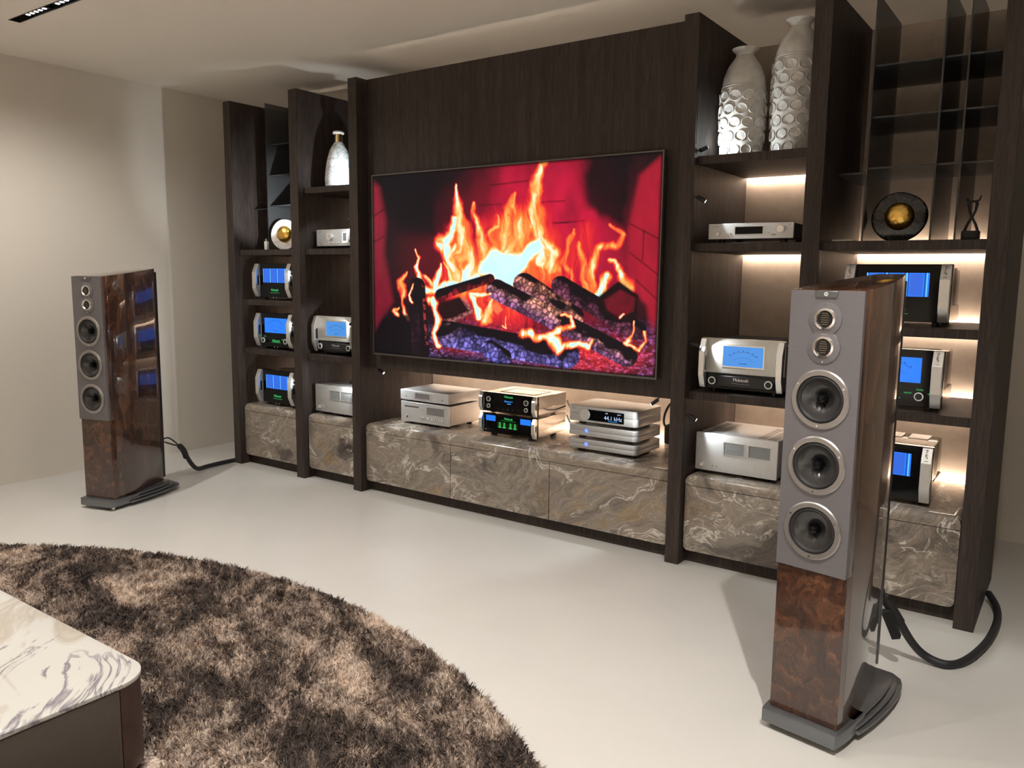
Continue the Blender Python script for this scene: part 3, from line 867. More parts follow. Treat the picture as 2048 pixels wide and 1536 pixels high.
def arc_scale(t, x, z, w, h, y, m):
    """printed meter scale: two arcs, ticks and a needle"""
    mb = MB()
    for rr, wd in ((.62*w, .0014), (.47*w, .0009)):
        n = 16
        a0, a1 = math.radians(52), math.radians(128)
        cz = z-h*.5-w*.22
        for i in range(n):
            q0 = a0+(a1-a0)*i/n; q1 = a0+(a1-a0)*(i+1)/n
            pts = [(x+rr*math.cos(q0), cz+rr*math.sin(q0)), (x+rr*math.cos(q1), cz+rr*math.sin(q1)), (x+(rr+wd)*math.cos(q1), cz+(rr+wd)*math.sin(q1)), (x+(rr+wd)*math.cos(q0), cz+(rr+wd)*math.sin(q0))]
            mb.prism(pts, 'y', y-.0006, y)
    for k in range(7):
        q = math.radians(54+12*k); rr = .65*w
        c = (x+rr*math.cos(q), cz+rr*math.sin(q))
        mb.box(c[0]-.0022, c[0]+.0022, y-.0006, y, c[1]-.0022, c[1]+.0022)
    mb.box(x-.02, x+.02, y-.0006, y, z-h*.36, z-h*.335)
    return mb.obj('meter_scale', MT['ink'], t)

def tube_window(t, x0, x1, z0, z1, y, seed):
    """backlit blue window with tall valve shapes standing behind it"""
    rnd = random.Random(seed)
    w = MB().box(x0, x1, y-.001, y+.004, z0, z1).obj('window', MT['blue'], t)
    L = x1-x0
    for k in range(3):
        a = x0+L*(.06+.32*k)
        MB().box(a, a+L*.20, y-.0018, y-.001, z0+.004, z1-.004).obj('tube_band', MT['blue_soft'], w)
        for f, m_ in ((-.035, 'blue_deep'), (.225, 'blue_deep'), (.255, 'blue_line'), (-.055, 'blue_line')):
            MB().box(a+L*f, a+L*(f+.018), y-.0022, y-.001, z0, z1).obj('tube_edge', MT[m_], w)
    return w

def black_amp(loc, label, kind, group, emblem=False, seed=1, w=.446, d=.40):
    h = .265
    t = thing('power_amplifier', label, 'amplifier', loc, 0, group)
    foot4(t, w, d)
    ch = MB().box(-w/2+.03, w/2-.012, .03, d, .004, .075).obj('chassis', MT['steel'], t, bevel=.003, segs=1)
    MB().box(-w/2+.03, w/2-.014, .03, d-.15, .075, h-.012).obj('cover', MT['cover'], t, bevel=.003, segs=1)
    MB().box(-w/2+.05, w/2-.02, d-.145, d+.02, .065, h-.018).obj('transformer_cover', MT['black_glass'], t, bevel=.012, segs=3)
    if kind == 'tubes':
        for i in range(3):
            MB().box(-w/2+.06+.12*i, -w/2+.15+.12*i, d-.13, d, h-.018, h-.012).obj('top_plate', MT['silver_case'], t)
        MB().box(-w/2+.05, w/2-.05, .06, .13, h-.0125, h-.0095).obj('vent_bar', MT['champagne'], t)
    else:
        for i in range(4):
            MB().box(-w/2+.05, w/2-.05, .05+.055*i, .085+.055*i, h-.0125, h-.009).obj('vent_bar', MT['champagne'], t)
    fp = MB().box(-w/2, w/2, 0, .03, 0, h).obj('front_panel', MT['black_glass'], t, bevel=.002, segs=1)
    for s in (-1, 1):
        g = grip(t, s*(w/2-.024), .044, h*.985, .044, 'satin', 'black', .002)
        if emblem:
            letters('7', .030, MT['print'], g, (s*(w/2-.024)-.002, -.0262, h*.93))
            letters('5', .034, MT['print'], g, (s*(w/2-.024)-.001, -.0350, h*.845))
            MB().box(s*(w/2-.024)-.008, s*(w/2-.024)+.008, -.0420, -.040, h*.775, h*.781).obj('dash', MT['print'], g)
    if kind == 'tubes':
        tube_window(t, -.135, .135, h*.44, h*.85, 0, seed)
    else:
        wd = MB().box(-.135, .135, -.001, .004, h*.42, h*.86).obj('meter', MT['blue'], t)
        arc_scale(wd, 0, h*.64, .24, h*.44, -.001, MT['ink'])
    if kind != 'tubes':
        for s in (-1, 1):
            knob(t, s*.135, h*.19, .0195, .022)
        for (x, z, b) in ((.135, h*.30, 'POWER'), (.085, h*.235, 'REMOTE'), (.185, h*.235, 'TRIGGER')):
            letters(b, .0085, MT['green'], t, (x, -.0008, z))
        letters('METER', .0085, MT['green'], t, (-.135, -.0008, h*.30))
    letters('McIntosh', .026, MT['green'], t, (0, -.0008, h*(.22 if kind == 'tubes' else .185)), spacing=.92)
    MB().box(-.055, .055, -.0008, 0, h*.135, h*.142).obj('underline', MT['green'], t)
    MB().box(-.02, -.012, -.002, .0, -.004, .004).box(.016, .024, -.002, 0, -.004, .004).obj('indicator', MT['chrome'], t)
    return t
MT['cover'] = plain('bronze_side_cover', (.12, .10, .085), .34, .6)

G1 = 'black amplifiers with blue windows by the beige wall'
BX1 = (BAY[0][0]+BAY[0][1])/2
black_amp((BX1, .11, 1.366), 'black amplifier with barred blue window, uppermost of three by the beige wall', 'tubes', G1, seed=1)
black_amp((BX1, .11, .976), 'black amplifier with plain blue meter and ringed knobs, middle of three', 'meter', G1)
black_amp((BX1, .11, .524), 'black amplifier with barred blue window standing on marble by the beige wall', 'tubes', G1, seed=3)
G5 = 'black anniversary amplifiers with numbered handles'
black_amp((3.990, .15, 1.366), 'black amplifier with numbered handles and wide blue window under the black marble disc', 'tubes', G5, True, 2, .456, .40)
black_amp((3.992, .11, .976), 'black amplifier with numbered handles, blue meter and one visible knob, between two similar amplifiers', 'meter', G5, True, 4, .456, .40)
black_amp((3.976, .13, .524), 'black amplifier with numbered handles standing on marble behind the walnut speaker', 'tubes', G5, True, 6, .456, .40)

def silver_meter_amp(loc, label):
    w, h, d = .444, .268, .42
    t = thing('power_amplifier', label, 'amplifier', loc, 0, 'silver amplifiers with one large blue meter')
    foot4(t, w, d)
    MB().box(-w/2+.02, w/2-.02, .03, d, .004, h-.03).obj('chassis', MT['silver_case'], t, bevel=.003, segs=1)
    for i in range(16):
        MB().box(-w/2+.05, w/2-.05, .07+.02*i, .078+.02*i, h-.03, h-.006).obj('cooling_fin', MT['dark_metal'], t)
    MB().box(-w/2, w/2, 0, .03, h*.315, h).obj('front_panel', MT['champagne'], t, bevel=.003, segs=2)
    lo = MB().box(-w/2+.01, w/2-.01, .006, .03, 0, h*.312).obj('lower_panel', MT['black_glass'], t, bevel=.002, segs=1)
    MB().box(-w/2+.05, w/2-.05, -.004, .008, h*.05, h*.27).obj('control_strip', MT['black'], t, bevel=.003, segs=1)
    fr_ = MB().frame([(-.108, h*.44), (.118, h*.44), (.118, h*.88), (-.108, h*.88)], [(-.101, h*.465), (.111, h*.465), (.111, h*.855), (-.101, h*.855)], 'y', -.004, .004).obj('meter_bezel', MT['satin'], t)
    wd = MB().box(-.101, .111, -.001, .004, h*.465, h*.855).obj('meter', MT['blue_pale'], t)
    arc_scale(wd, .005, h*.66, .19, h*.39, -.001, MT['ink'])
    for s in (-1, 1):
        grip(t, s*(w/2-.017), .030, h*.97, .044, 'satin', 'black', .004)
        knob(t, s*.150, h*.165, .020, .020, -.004)
    letters('McIntosh', .024, MT['satin'], t, (0, -.0052, h*.20), spacing=.92)
    MB().box(-.05, .05, -.0052, -.004, h*.125, h*.131).obj('underline', MT['print'], t)
    return t
silver_meter_amp((.222, .10, .976), 'silver amplifier with large blue meter on the shelf beside the television')
silver_meter_amp((3.287, .10, .976), 'silver amplifier with large blue meter on the shelf behind the walnut speaker')

def twin_meter_amp(loc, label):
    w, h, d = .444, .205, .44
    t = thing('power_amplifier', label, 'amplifier', loc, 0, 'silver amplifiers with two square meters')
    foot4(t, w, d)
    MB().box(-w/2+.003, w/2-.003, .02, d, .004, h-.004).obj('case', MT['silver_case'], t, bevel=.004, segs=2)
    MB().box(-w/2, w/2, 0, .02, 0, h).obj('front_panel', MT['silver'], t, bevel=.003, segs=2)
    for x0, x1 in ((-.062, .046), (.070, .184)):
        f = MB().frame([(x0-.005, h*.47), (x1+.005, h*.47), (x1+.005, h*.82), (x0-.005, h*.82)], [(x0, h*.495), (x1, h*.495), (x1, h*.80), (x0, h*.80)], 'y', -.003, .001).obj('meter', MT['satin'], t)
        MB().box(x0, x1, -.001, .001, h*.495, h*.80).obj('meter_face', MT['meterface'], f)
        mb = MB()
        for k in range(9):
            x = x0+(x1-x0)*(.14+.09*k); mb.box(x-.0006, x+.0006, -.0016, -.001, h*.70, h*.73)
        mb.box(x0+.012, x1-.03, -.0016, -.001, h*.615, h*.622).box(x0+.014, x0+.016, -.0016, -.001, h*.53, h*.68)
        mb.add([(x0+.03, -.002, h*.60), (x0+.031, -.002, h*.60), (x0+.052, -.002, h*.497), (x0+.050, -.002, h*.497)], [(0, 1, 2, 3)])
        mb.obj('meter_print', MT['print'], f)
    knob(t, -w/2+.040, h*.15, .0115, .010, face='satin', ring='chrome')
    for x in (-w/2+.10, -w/2+.122):
        MB().cyl((x, -.003, h*.15), (x, 0, h*.15), .0035, 12).obj('button', MT['chrome'], t)
    letters('LUXMAN', .0085, MT['print'], t, (-w/2+.022, -.0006, h*.87), 'LEFT', 1.2)
    slot = MB().box(0, .042, 0, .011, -.0005, .0012).mesh('vent_slot')
    for gx in (-w/2+.028, -w/2+.082, w/2-.124, w/2-.070):
        for k in range(10):
            link('vent_slot', slot, MT['black'], t, (gx, .05+.034*k, h-.0045))
    return t
twin_meter_amp((.222, .085, .524), 'silver amplifier with two square meters on marble beside the television bay')
twin_meter_amp((3.273, .11, .524), 'silver amplifier with two square meters and vented top on marble by the walnut speaker')

# slim integrated amplifier
def slim_amp():
    w, h, d = .442, .080, .36
    t = thing('integrated_amplifier', 'slim silver amplifier with dark display on the shelf under the tall vases', 'amplifier', (3.287, .12, 1.758))
    foot4(t, w, d)
    MB().box(-w/2+.003, w/2-.003, .014, d, .002, h-.003).obj('case', MT['dark_metal'], t, bevel=.003, segs=1)
    MB().box(-w/2, w/2, 0, .014, 0, h).obj('front_panel', MT['silver'], t, bevel=.002, segs=1)
    knob(t, -w/2+.054, h*.33, .0105, .010, face='satin', ring=None)
    for x in (.086, .103, .120):
        knob(t, -w/2+x, h*.36, .0042, .010, face='satin', ring=None)
    MB().frame([(-.080, h*.27), (.070, h*.27), (.070, h*.80), (-.080, h*.80)], [(-.077, h*.30), (.067, h*.30), (.067, h*.77), (-.077, h*.77)], 'y', -.0015, .001).obj('display_bezel', MT['satin'], t)
    MB().box(-.077, .067, -.0005, .001, h*.30, h*.77).obj('display', MT['black_glass'], t)
    for x in (.085, .098):
        MB().cyl((x, -.003, h*.36), (x, 0, h*.36), .003, 10).obj('button', MT['chrome'], t)
    MB().box(.108, .132, -.004, 0, h*.22, h*.30).obj('switch', MT['chrome'], t, bevel=.001, segs=1)
    knob(t, .158, h*.58, .021, .018, face='satin', ring='chrome', name='volume_knob')
    letters('LUXMAN', .0085, MT['print'], t, (-w/2+.016, -.0006, h*.80), 'LEFT', 1.2)
    MB().box(.196, .206, -.0006, 0, h*.84, h*.88).obj('badge', MT['print'], t)
slim_amp()
def knob_amp():
    w, h, d = .440, .120, .36
    t = thing('integrated_amplifier', 'small silver amplifier with large volume knob on the shelf under the swirled vase', 'amplifier', (.229, .12, 1.758))
    foot4(t, w, d)
    MB().box(-w/2+.003, w/2-.003, .014, d, .002, h-.003).obj('case', MT['black'], t, bevel=.003, segs=1)
    MB().box(-w/2, w/2, 0, .014, 0, h).obj('front_panel', MT['silver'], t, bevel=.002, segs=1)
    knob(t, -.062, h*.56, .024, .024, face='satin', ring='chrome', name='volume_knob')
    for x in (-.165, -.075, -.035, .01):
        knob(t, x, h*.20, .0075, .012, face='satin', ring='chrome')
    MB().frame([(.055, h*.16), (.110, h*.16), (.110, h*.82), (.055, h*.82)], [(.063, h*.30), (.102, h*.30), (.102, h*.76), (.063, h*.76)], 'y', -.004, .001).obj('display_bezel', MT['white'], t)
    MB().box(.063, .102, -.001, .001, h*.30, h*.76).obj('display', MT['display'], t)
    MB().box(.128, .140, -.001, .001, h*.20, h*.36).obj('socket', MT['black'], t)
    letters('LUXMAN', .0085, MT['print'], t, (-w/2+.016, -.0006, h*.86), 'LEFT', 1.2)
knob_amp()

# --- television bay, silver disc player and the box on it
def disc_player():
    w, h, d = .446, .142, .36
    t = thing('disc_player', 'taller silver disc player with slot and buttons, under a slim silver box', 'disc player', (1.0, .20, .521))
    foot4(t, w, d, .018)
    MB().box(-w/2+.002, w/2-.002, .016, d, .002, h-.002).obj('case', MT['silver_case'], t, bevel=.003, segs=1)
    MB().box(-w/2, w/2, 0, .016, 0, h).obj('front_panel', MT['silver'], t, bevel=.002, segs=1)
    tr = MB().box(-.186, -.052, -.0008, .001, h*.735, h*.80).obj('disc_slot', MT['chrome'], t)
    MB().box(-.183, -.055, -.0012, -.0005, h*.775, h*.795).obj('slot_gap', MT['black'], tr)
    MB().lathe([(.008, 0), (.012, -.002), (.012, 0)], (-.166, 0, h*.25), 'y', 18).obj('headphone_socket', MT['chrome'], t, smooth=True)
    MB().cyl((-.166, -.001, h*.25), (-.166, .001, h*.25), .006, 14).obj('socket_hole', MT['black'], t)
    MB().cyl((-.022, -.004, h*.69), (-.022, 0, h*.69), .007, 16).obj('eject_button', MT['satin'], t)
    f = MB().frame([(.018, h*.43), (.184, h*.43), (.184, h*.86), (.018, h*.86)], [(.023, h*.46), (.179, h*.46), (.179, h*.83), (.023, h*.83)], 'y', -.001, .001).obj('display_bezel', MT['satin'], t)
    MB().box(.023, .179, -.0004, .001, h*.46, h*.83).obj('display', MT['display'], t)
    for x in [-.024+.019*k for k in range(4)]+[.073+.022*k for k in range(5)]:
        MB().box(x-.005, x+.005, -.003, 0, h*.19, h*.31).obj('button', MT['chrome'], t, bevel=.001, segs=1)
    for x in (-.18, -.165, -.148):
        MB().box(x-.004, x+.004, -.0005, 0, h*.865, h*.88).obj('mark', MT['print'], t)
    letters('LUXMAN', .007, MT['print'], t, (-.142, -.0005, h*.25), 'LEFT', 1.2)
disc_player()
def slim_box():
    w, h, d = .446, .074, .36
    t = thing('network_player', 'slim silver box with small dark display stacked on the disc player', 'hi-fi player', (1.0, .20, .674))
    foot4(t, w, d, .011)
    MB().box(-w/2, w/2, 0, d, 0, h).obj('case', MT['silver_case'], t, bevel=.004, segs=2)
    MB().box(-w/2+.0005, w/2-.0005, -.004, .004, .003, h-.003).obj('front_panel', MT['silver'], t, bevel=.0015, segs=1)
    MB().frame([(-.085, h*.22), (.070, h*.22), (.070, h*.80), (-.085, h*.80)], [(-.078, h*.27), (.052, h*.27), (.052, h*.76), (-.078, h*.76)], 'y', -.0055, -.003).obj('display_bezel', MT['satin'], t)
    MB().box(-.078, .052, -.0046, -.003, h*.27, h*.76).obj('display', MT['display'], t)
    for x in (-.172, -.163):
        MB().box(x-.003, x+.003, -.0045, -.004, h*.32, h*.44).obj('mark', MT['print'], t)
    MB().box(.158, .178, -.0046, -.004, h*.30, h*.40).obj('mark', MT['print'], t)
slim_box()

# --- black-fronted pair with steel cases
def steel_case(t, w, h, d):
    MB().box(-w/2+.008, w/2-.008, .022, d, .004, h-.004).obj('case', MT['steel'], t, bevel=.002, segs=1)
    MB().box(w/2-.0085, w/2-.006, .022, d-.002, h*.10, h*.36).obj('side_rail', MT['chrome'], t, bevel=.001, segs=1)
    MB().box(-w/2, w/2, 0, .022, 0, h).obj('front_panel', MT['black_glass'], t, bevel=.002, segs=1)
    for s in (-1, 1):
        grip(t, s*(w/2-.012), .026, h, .030, 'satin', 'black')
def preamp():
    w, h, d = .446, .128, .36
    t = thing('preamplifier', 'black-fronted preamplifier with four ringed knobs on top of its twin', 'amplifier', (1.712, .22, .6675))
    for sx in (-1, 1):
        for y in (.05, d-.07): MB().cyl((sx*.16, y, -.0125), (sx*.16, y, .006), .016, 14).obj('foot', MT['black'], t)
    steel_case(t, w, h, d)
    MB().frame([(-.13, .08), (.15, .08), (.15, .28), (-.13, .28)], [(-.122, .088), (.142, .088), (.142, .272), (-.122, .272)], 'z', h-.005, h-.0028).obj('top_frame', MT['black'], t)
    for x, z, r in ((-.152, h*.66, .0165), (-.152, h*.30, .0135), (.148, h*.66, .0175), (.148, h*.30, .0135)):
        knob(t, x, z, r, .018)
    letters('McIntosh', .020, MT['green'], t, (0, -.0008, h*.83), spacing=.92)
    MB().box(-.05, .05, -.0012, 0, h*.42, h*.70).obj('display', MT['black_glass'], t)
    letters('Balanced 1', .0155, MT['oled_blue'], t, (0, -.0014, h*.605))
    MB().box(-.010, .018, -.0014, -.0008, h*.465, h*.505).obj('status_line', MT['oled_blue'], t)
    for k in range(5):
        MB().cyl((-.085+.04*k, -.002, h*.20), (-.085+.04*k, 0, h*.20), .0055, 12).obj('button', MT['dark_metal'], t)
preamp()
def tube_amp():
    w, h, d = .446, .130, .36
    t = thing('hybrid_amplifier', 'black-fronted amplifier with two blue meters and green tube windows', 'amplifier', (1.712, .22, .5245))
    for sx in (-1, 1):
        for y in (.05, d-.05): MB().cyl((sx*.15, y, -.020), (sx*.15, y, .006), .020, 16).obj('foot', MT['rubber'], t)
    steel_case(t, w, h, d)
    for x0, x1 in ((-.182, -.105), (.095, .175)):
        q = MB().box(x0, x1, -.0012, .002, h*.62, h*.90).obj('meter', MT['blue'], t)
        MB().box(x0+.008, x1-.008, -.0016, -.0012, h*.75, h*.758).box((x0+x1)/2-.012, (x0+x1)/2+.012, -.0016, -.0012, h*.67, h*.676).obj('meter_scale', MT['ink'], q)
    for x0, x1 in ((-.090, -.012), (-.004, .074)):
        q = MB().box(x0, x1, -.0012, .002, h*.30, h*.62).obj('tube_window', plain('tube_window_glass', (.006, .03, .010), .15), t)
        for k in range(2):
            a = x0+.010+.036*k
            MB().lathe([(0, .018), (.004, .017), (.007, .012), (.007, -.012), (0, -.012)], (a+.012, -.0014, h*.47), 'z', 10, .12).obj('tube', MT['green_dim'], q)
            MB().box(a, a+.024, -.0026, -.001, h*.325, h*.37).obj('tube_base', MT['green'], q)
    letters('McIntosh', .020, MT['green'], t, (0, -.0008, h*.80), spacing=.92)
    MB().box(-.06, .06, -.0008, 0, h*.69, h*.70).obj('underline', MT['green_dim'], t)
    MB().box(-.19, -.18, -.001, 0, h*.14, h*.17).obj('indicator', MT['satin'], t)
tube_amp()

# --- stack of three round-cornered silver boxes
def round_box(z, h, label, kind, name, cat):
    w, d = .470, .34
    t = thing(name, label, cat, (2.428, .17, z))
    pl = rrect(-w/2, w/2, 0, d, .034, 7)
    for nm, a, b in (('lower_shell', 0, h*.5-.0008), ('upper_shell', h*.5+.0008, h)):
        MB().prism(pl, 'z', a, b).obj(nm, MT['silver_case'], t, bevel=.0025, segs=2)
    MB().prism(rrect(-w/2+.002, w/2-.002, .002, d-.002, .033, 7), 'z', h*.5-.002, h*.5+.002).obj('seam', MT['print'], t)
    for sx in (-1, 1):
        for y in (.06, d-.06): MB().cyl((sx*.16, y, -.0195), (sx*.16, y, .002), .022, 16).obj('foot', MT['black'], t)
    if kind == 'display':
        dp = MB().box(-.095, .150, -.0015, .002, h*.14, h*.83).obj('display', MT['black_glass'], t)
        letters('44.1 kHz', .033, MT['oled'], dp, (.078, -.0022, h*.40))
        letters('usb', .013, MT['oled'], dp, (.035, -.0022, h*.71))
        letters('pcm', .013, MT['oled'], dp, (.118, -.0022, h*.71))
        MB().box(.046, .108, -.0022, -.0015, h*.205, h*.225).obj('status_line', MT['oled_blue'], dp)
        MB().lathe([(0, -.008), (.0325, -.008), (.0345, -.006), (.0345, 0), (0, 0)], (-.112, -.0005, h*.48), 'y', 36).obj('knob', MT['champagne'], t, smooth=True)
    else:
        k = MB().lathe([(.0065, -.0012), (.0125, -.0012), (.0135, 0), (.0065, 0)], (-.100, 0, h*.5), 'y', 24).obj('power_ring', MT['ledblue'], t, smooth=True)
        MB().cyl((-.100, -.0011, h*.5), (-.100, 0, h*.5), .0065, 18).obj('power_button', MT['oled'], k)
        MB().box(-.101, -.099, -.0016, -.0011, h*.5-.003, h*.5+.003).obj('power_mark', MT['ink'], k)
        MB().box(.085, .0865, -.0006, 0, h*.28, h*.62).obj('light', MT['satin'], t)
    MB().box(-w/2+.03, -w/2+.055, -.0005, .0, h*.80, h*.84).obj('mark', MT['print'], t)
round_box(.524, .058, 'lowest of three round-cornered silver boxes, ring of blue light on its front', 'ring', 'power_supply', 'hi-fi component')
round_box(.604, .064, 'middle of three round-cornered silver boxes, between display box and lowest box', 'ring', 'phono_stage', 'hi-fi component')
round_box(.690, .093, 'round-cornered silver player with large knob and sample-rate display atop two boxes', 'display', 'streaming_player', 'hi-fi player')

# loose wiring behind the stack
cb = thing('power_adapter', 'black power block behind the three slim silver boxes', 'power adapter', (2.705, .615, .503))
MB().box(-.055, .055, -.05, .05, .03, .15).obj('housing', MT['rubber'], cb, bevel=.012, segs=3)
MB().box(-.05, .05, -.045, .045, 0, .03).obj('pedestal', MT['satin'], cb, bevel=.004)
lp = [(2.685+.040*math.cos(a), .575+.02*math.sin(a), .722+.070*math.sin(a)+.028*math.cos(a)) for a in [2*PI*k/28 for k in range(28)]]
tag(MB().tube(lp, .0075, 10, True).obj('cable_loop', MT['cable'], smooth=True), 'looped black cable standing behind the three slim silver boxes', 'cable')
for k, (z, lab) in enumerate(((.70, 'upper'), (.60, 'lower'))):
    pts = [(1.90+.26*s, .64-.05*math.sin(PI*s)-.08*s, z+.02-.05*math.sin(PI*s)-.02*s) for s in [i/10 for i in range(11)]]
    w_ = thing('signal_cable', lab+' black cable with metal plug between the black-fronted pair and silver boxes', 'cable', (2.03, .58, .503))
    o = MB().tube(pts, .006, 8).obj('lead', MT['cable'], w_, smooth=True); o.location = (-2.03, -.58, -.503)
    o = MB().cyl(pts[8], pts[10], .0085, 12).obj('plug', MT['chrome'], w_); o.location = (-2.03, -.58, -.503)

# ================================================================ vases and ornaments
def shell_vase(x, y, z, prof, z0, rows, cols, ch, label):
    """tall bottle vase covered in rows of arched pearly shells"""
    t = thing('shell_vase', label, 'vase', (x, y, z), 0, 'tall vases with rows of pearly shells')
    rim_r, top = prof[-1]
    inner = [(rim_r-.006, top-.002), (prof[-3][0]-.006, prof[-3][1]), (0, prof[-3][1]-.01)]
    MB().lathe([(0, 0)]+prof+inner, seg=56).obj('body', MT['ceramic'], t, smooth=True)
    for zz in (z0+rows*ch+.012, z0+rows*ch+.024):
        r = np.interp(zz, [p_[1] for p_ in prof], [p_[0] for p_ in prof])
        MB().lathe([(r-.001, zz-.004), (r+.0022, zz), (r-.001, zz+.004)], seg=56).obj('band', MT['ceramic'], t, smooth=True)
    hw = 2*PI*prof[2][0]/cols*.47; hh = ch*.47
    def arch(k, n=18):
        out = []
        for i in range(n):
            a = 2*PI*i/n-PI/2
            cx, sz = math.cos(a), math.sin(a)
            sq = .80 if sz < 0 else 1.0
            out.append((hw*k*cx*(1.0 if sz > 0 else (1-.22*(-sz)**2)), hh*k*sz*sq))
        return out
    def bent(mb, r):
        mb.v = [(math.sin(px/r)*(r+py), -math.cos(px/r)*(r+py), pz) for px, py, pz in mb.v]
        return mb
    r = prof[2][0]
    rim_me = bent(MB().frame(arch(1), arch(.84), 'y', -.006, .0080), r).mesh('shell_rim', bevel=.0012, segs=1)
    shell_me = bent(MB().prism(arch(.85), 'y', -.006, .0012), r).mesh('shell')
    for j in range(rows):
        zz = z0+ch*(j+.5)
        rr = np.interp(zz, [p_[1] for p_ in prof], [p_[0] for p_ in prof])
        for i in range(cols):
            a = 2*PI*(i+.5*(j % 2))/cols
            s = rr/r
            for me_, m_, nm in ((rim_me, MT['ceramic'], 'shell_rim'), (shell_me, MT['shell'], 'shell')):
                o = link(nm, me_, m_, t, (0, 0, zz))
                o.rotation_euler = (0, 0, a); o.scale = (s, s, 1)
    return t
shell_vase(3.150, .31, 2.1808, [(.075, 0), (.104, .02), (.114, .12), (.117, .26), (.114, .36), (.105, .42), (.084, .475), (.056, .515), (.045, .532), (.050, .545), (.066, .560), (.068, .566)],
           .004, 5, 11, .068, 'shorter of two white shell-patterned vases on the high shelf')
shell_vase(3.412, .36, 2.1808, [(.080, 0), (.110, .02), (.120, .12), (.124, .32), (.121, .44), (.112, .52), (.090, .585), (.060, .628), (.048, .645), (.053, .658), (.069, .676), (.071, .682)],
           .004, 7, 11, .067, 'taller of two white shell-patterned vases on the high shelf')

vz = thing('swirled_vase', 'white swirled bottle vase with brass neck on the high shelf', 'vase', (.170, .205, 2.1808))
MB().lathe([(0, 0), (.088, 0), (.100, .012), (.104, .05), (.098, .12), (.085, .20), (.066, .265), (.044, .305), (.030, .325), (0, .325)], seg=48).obj('body', MT['vase_marble'], vz, smooth=True)
MB().lathe([(0, .32), (.029, .32), (.027, .385), (0, .385)], seg=32).obj('neck', MT['brass'], vz, smooth=True)
MB().lathe([(.018, .382), (.040, .384), (.043, .393), (.038, .402), (.018, .402), (.018, .382)], seg=32).obj('lip', MT['white'], vz, smooth=True)

def disc(loc, rz, m, label, rx=.122, rzv=.118):
    t = thing('disc_sculpture', label, 'sculpture', loc, rz)
    n = 44
    pts = []
    for i in range(n):
        a = 2*PI*i/n
        pts.append((rx*math.cos(a)*(1+.03*math.sin(2*a+.4)), rzv+max(-rzv+.002, rzv*math.sin(a)*(1+.02*math.cos(3*a)))))
    MB().prism(pts, 'y', -.016, .016).obj('stone_disc', m, t, bevel=.008, segs=3)
    g = MB()
    R = .066
    prof = [(R*math.cos(q), -.014-.036*math.sin(q)) for q in [PI/2*k/8 for k in range(9)]]
    prof[-1] = (0, prof[-1][1])
    g.lathe(prof, (.0, 0, rzv+.004), 'y', 36)
    g.obj('gold_dome', MT['gold'], t, smooth=True)
    return t
disc((-.455, .21, 1.7378), .35, MT['disc_white'], 'white marble disc with gold dome above the black amplifiers by the beige wall')
disc((3.952, .30, 1.7378), .12, MT['disc_black'], 'black marble disc with gold dome between smoked glass dividers')

tr = thing('trophy', 'small black trophy of two crossed figures on a block', 'trophy', (4.262, .26, 1.7378))
MB().box(-.036, .036, -.030, .030, 0, .045).obj('block', MT['black'], tr, bevel=.004)
for s in (-1, 1):
    pts = [(s*.026, 0, .045), (s*.016, 0, .075), (0, s*.004, .105), (-s*.012, s*.003, .135), (-s*.016, 0, .165), (-s*.013, 0, .182)]
    MB().tube(pts, [.006, .0055, .005, .005, .007, .006], 10).obj('figure', MT['black'], tr, smooth=True)
MB().tube([(-.018, 0, .172), (-.006, -.004, .178), (.008, 0, .176), (.024, 0, .182), (.030, 0, .202)], [.005, .005, .005, .004, .003], 8).obj('arm', MT['black'], tr, smooth=True)
MB().lathe([(0, -.007), (.006, -.004), (.007, 0), (.006, .004), (0, .007)], (-.022, 0, .186), seg=12).obj('head', MT['black'], tr, smooth=True)

bx = thing('fragrance_bottle', 'small white bottle with chrome cap on the shelf by the beige wall', 'bottle', (-.640, .17, 1.7378))
MB().box(-.016, .016, -.012, .012, 0, .068).obj('label_body', MT['white'], bx, bevel=.003)
MB().box(-.015, .015, -.011, .011, .069, .088).obj('cap', MT['chrome'], bx, bevel=.003)
MB().cyl((0, 0, .086), (0, 0, .096), .004, 10).obj('nozzle', MT['black'], bx)
cd = MB().box(-.045, .045, -.05, .05, 0, .012).obj('card_box', MT['white'], None, bevel=.002, segs=1, loc=(3.725, .22, 1.7378))
tag(cd, 'thin flat pale box on the shelf beside the smoked glass dividers', 'box')

# smoked glass shelving inserts in the outer bays
def glass_insert(k, xs_, label):
    a, b = BAY[k]
    t = thing('glass_shelf_insert', label, 'glass shelving', ((a+b)/2, .18, 1.737), 0, 'smoked glass shelving inserts')
    xc = (a+b)/2
    hgt = H-.01-1.737
    for x in xs_:
        MB().box(x-.004-xc, x+.004-xc, 0, .54, .001, hgt).obj('divider', MT['smoked'], t)
    edges = [a+.002]+list(xs_)+[b-.002]
    for i in range(len(edges)-1):
        for z in ((.345, .578, .812) if i != 0 else (.325,)):
            MB().box(edges[i]+.0045-xc, edges[i+1]-.0045-xc, .02, .53, z-.004, z+.004).obj('glass_shelf', MT['smoked'], t)
    return t
glass_insert(0, (-.625,), 'smoked glass dividers and shelves around the white marble disc')
glass_insert(4, (3.815, 4.107, 4.207), 'smoked glass dividers and shelves around the black marble disc')

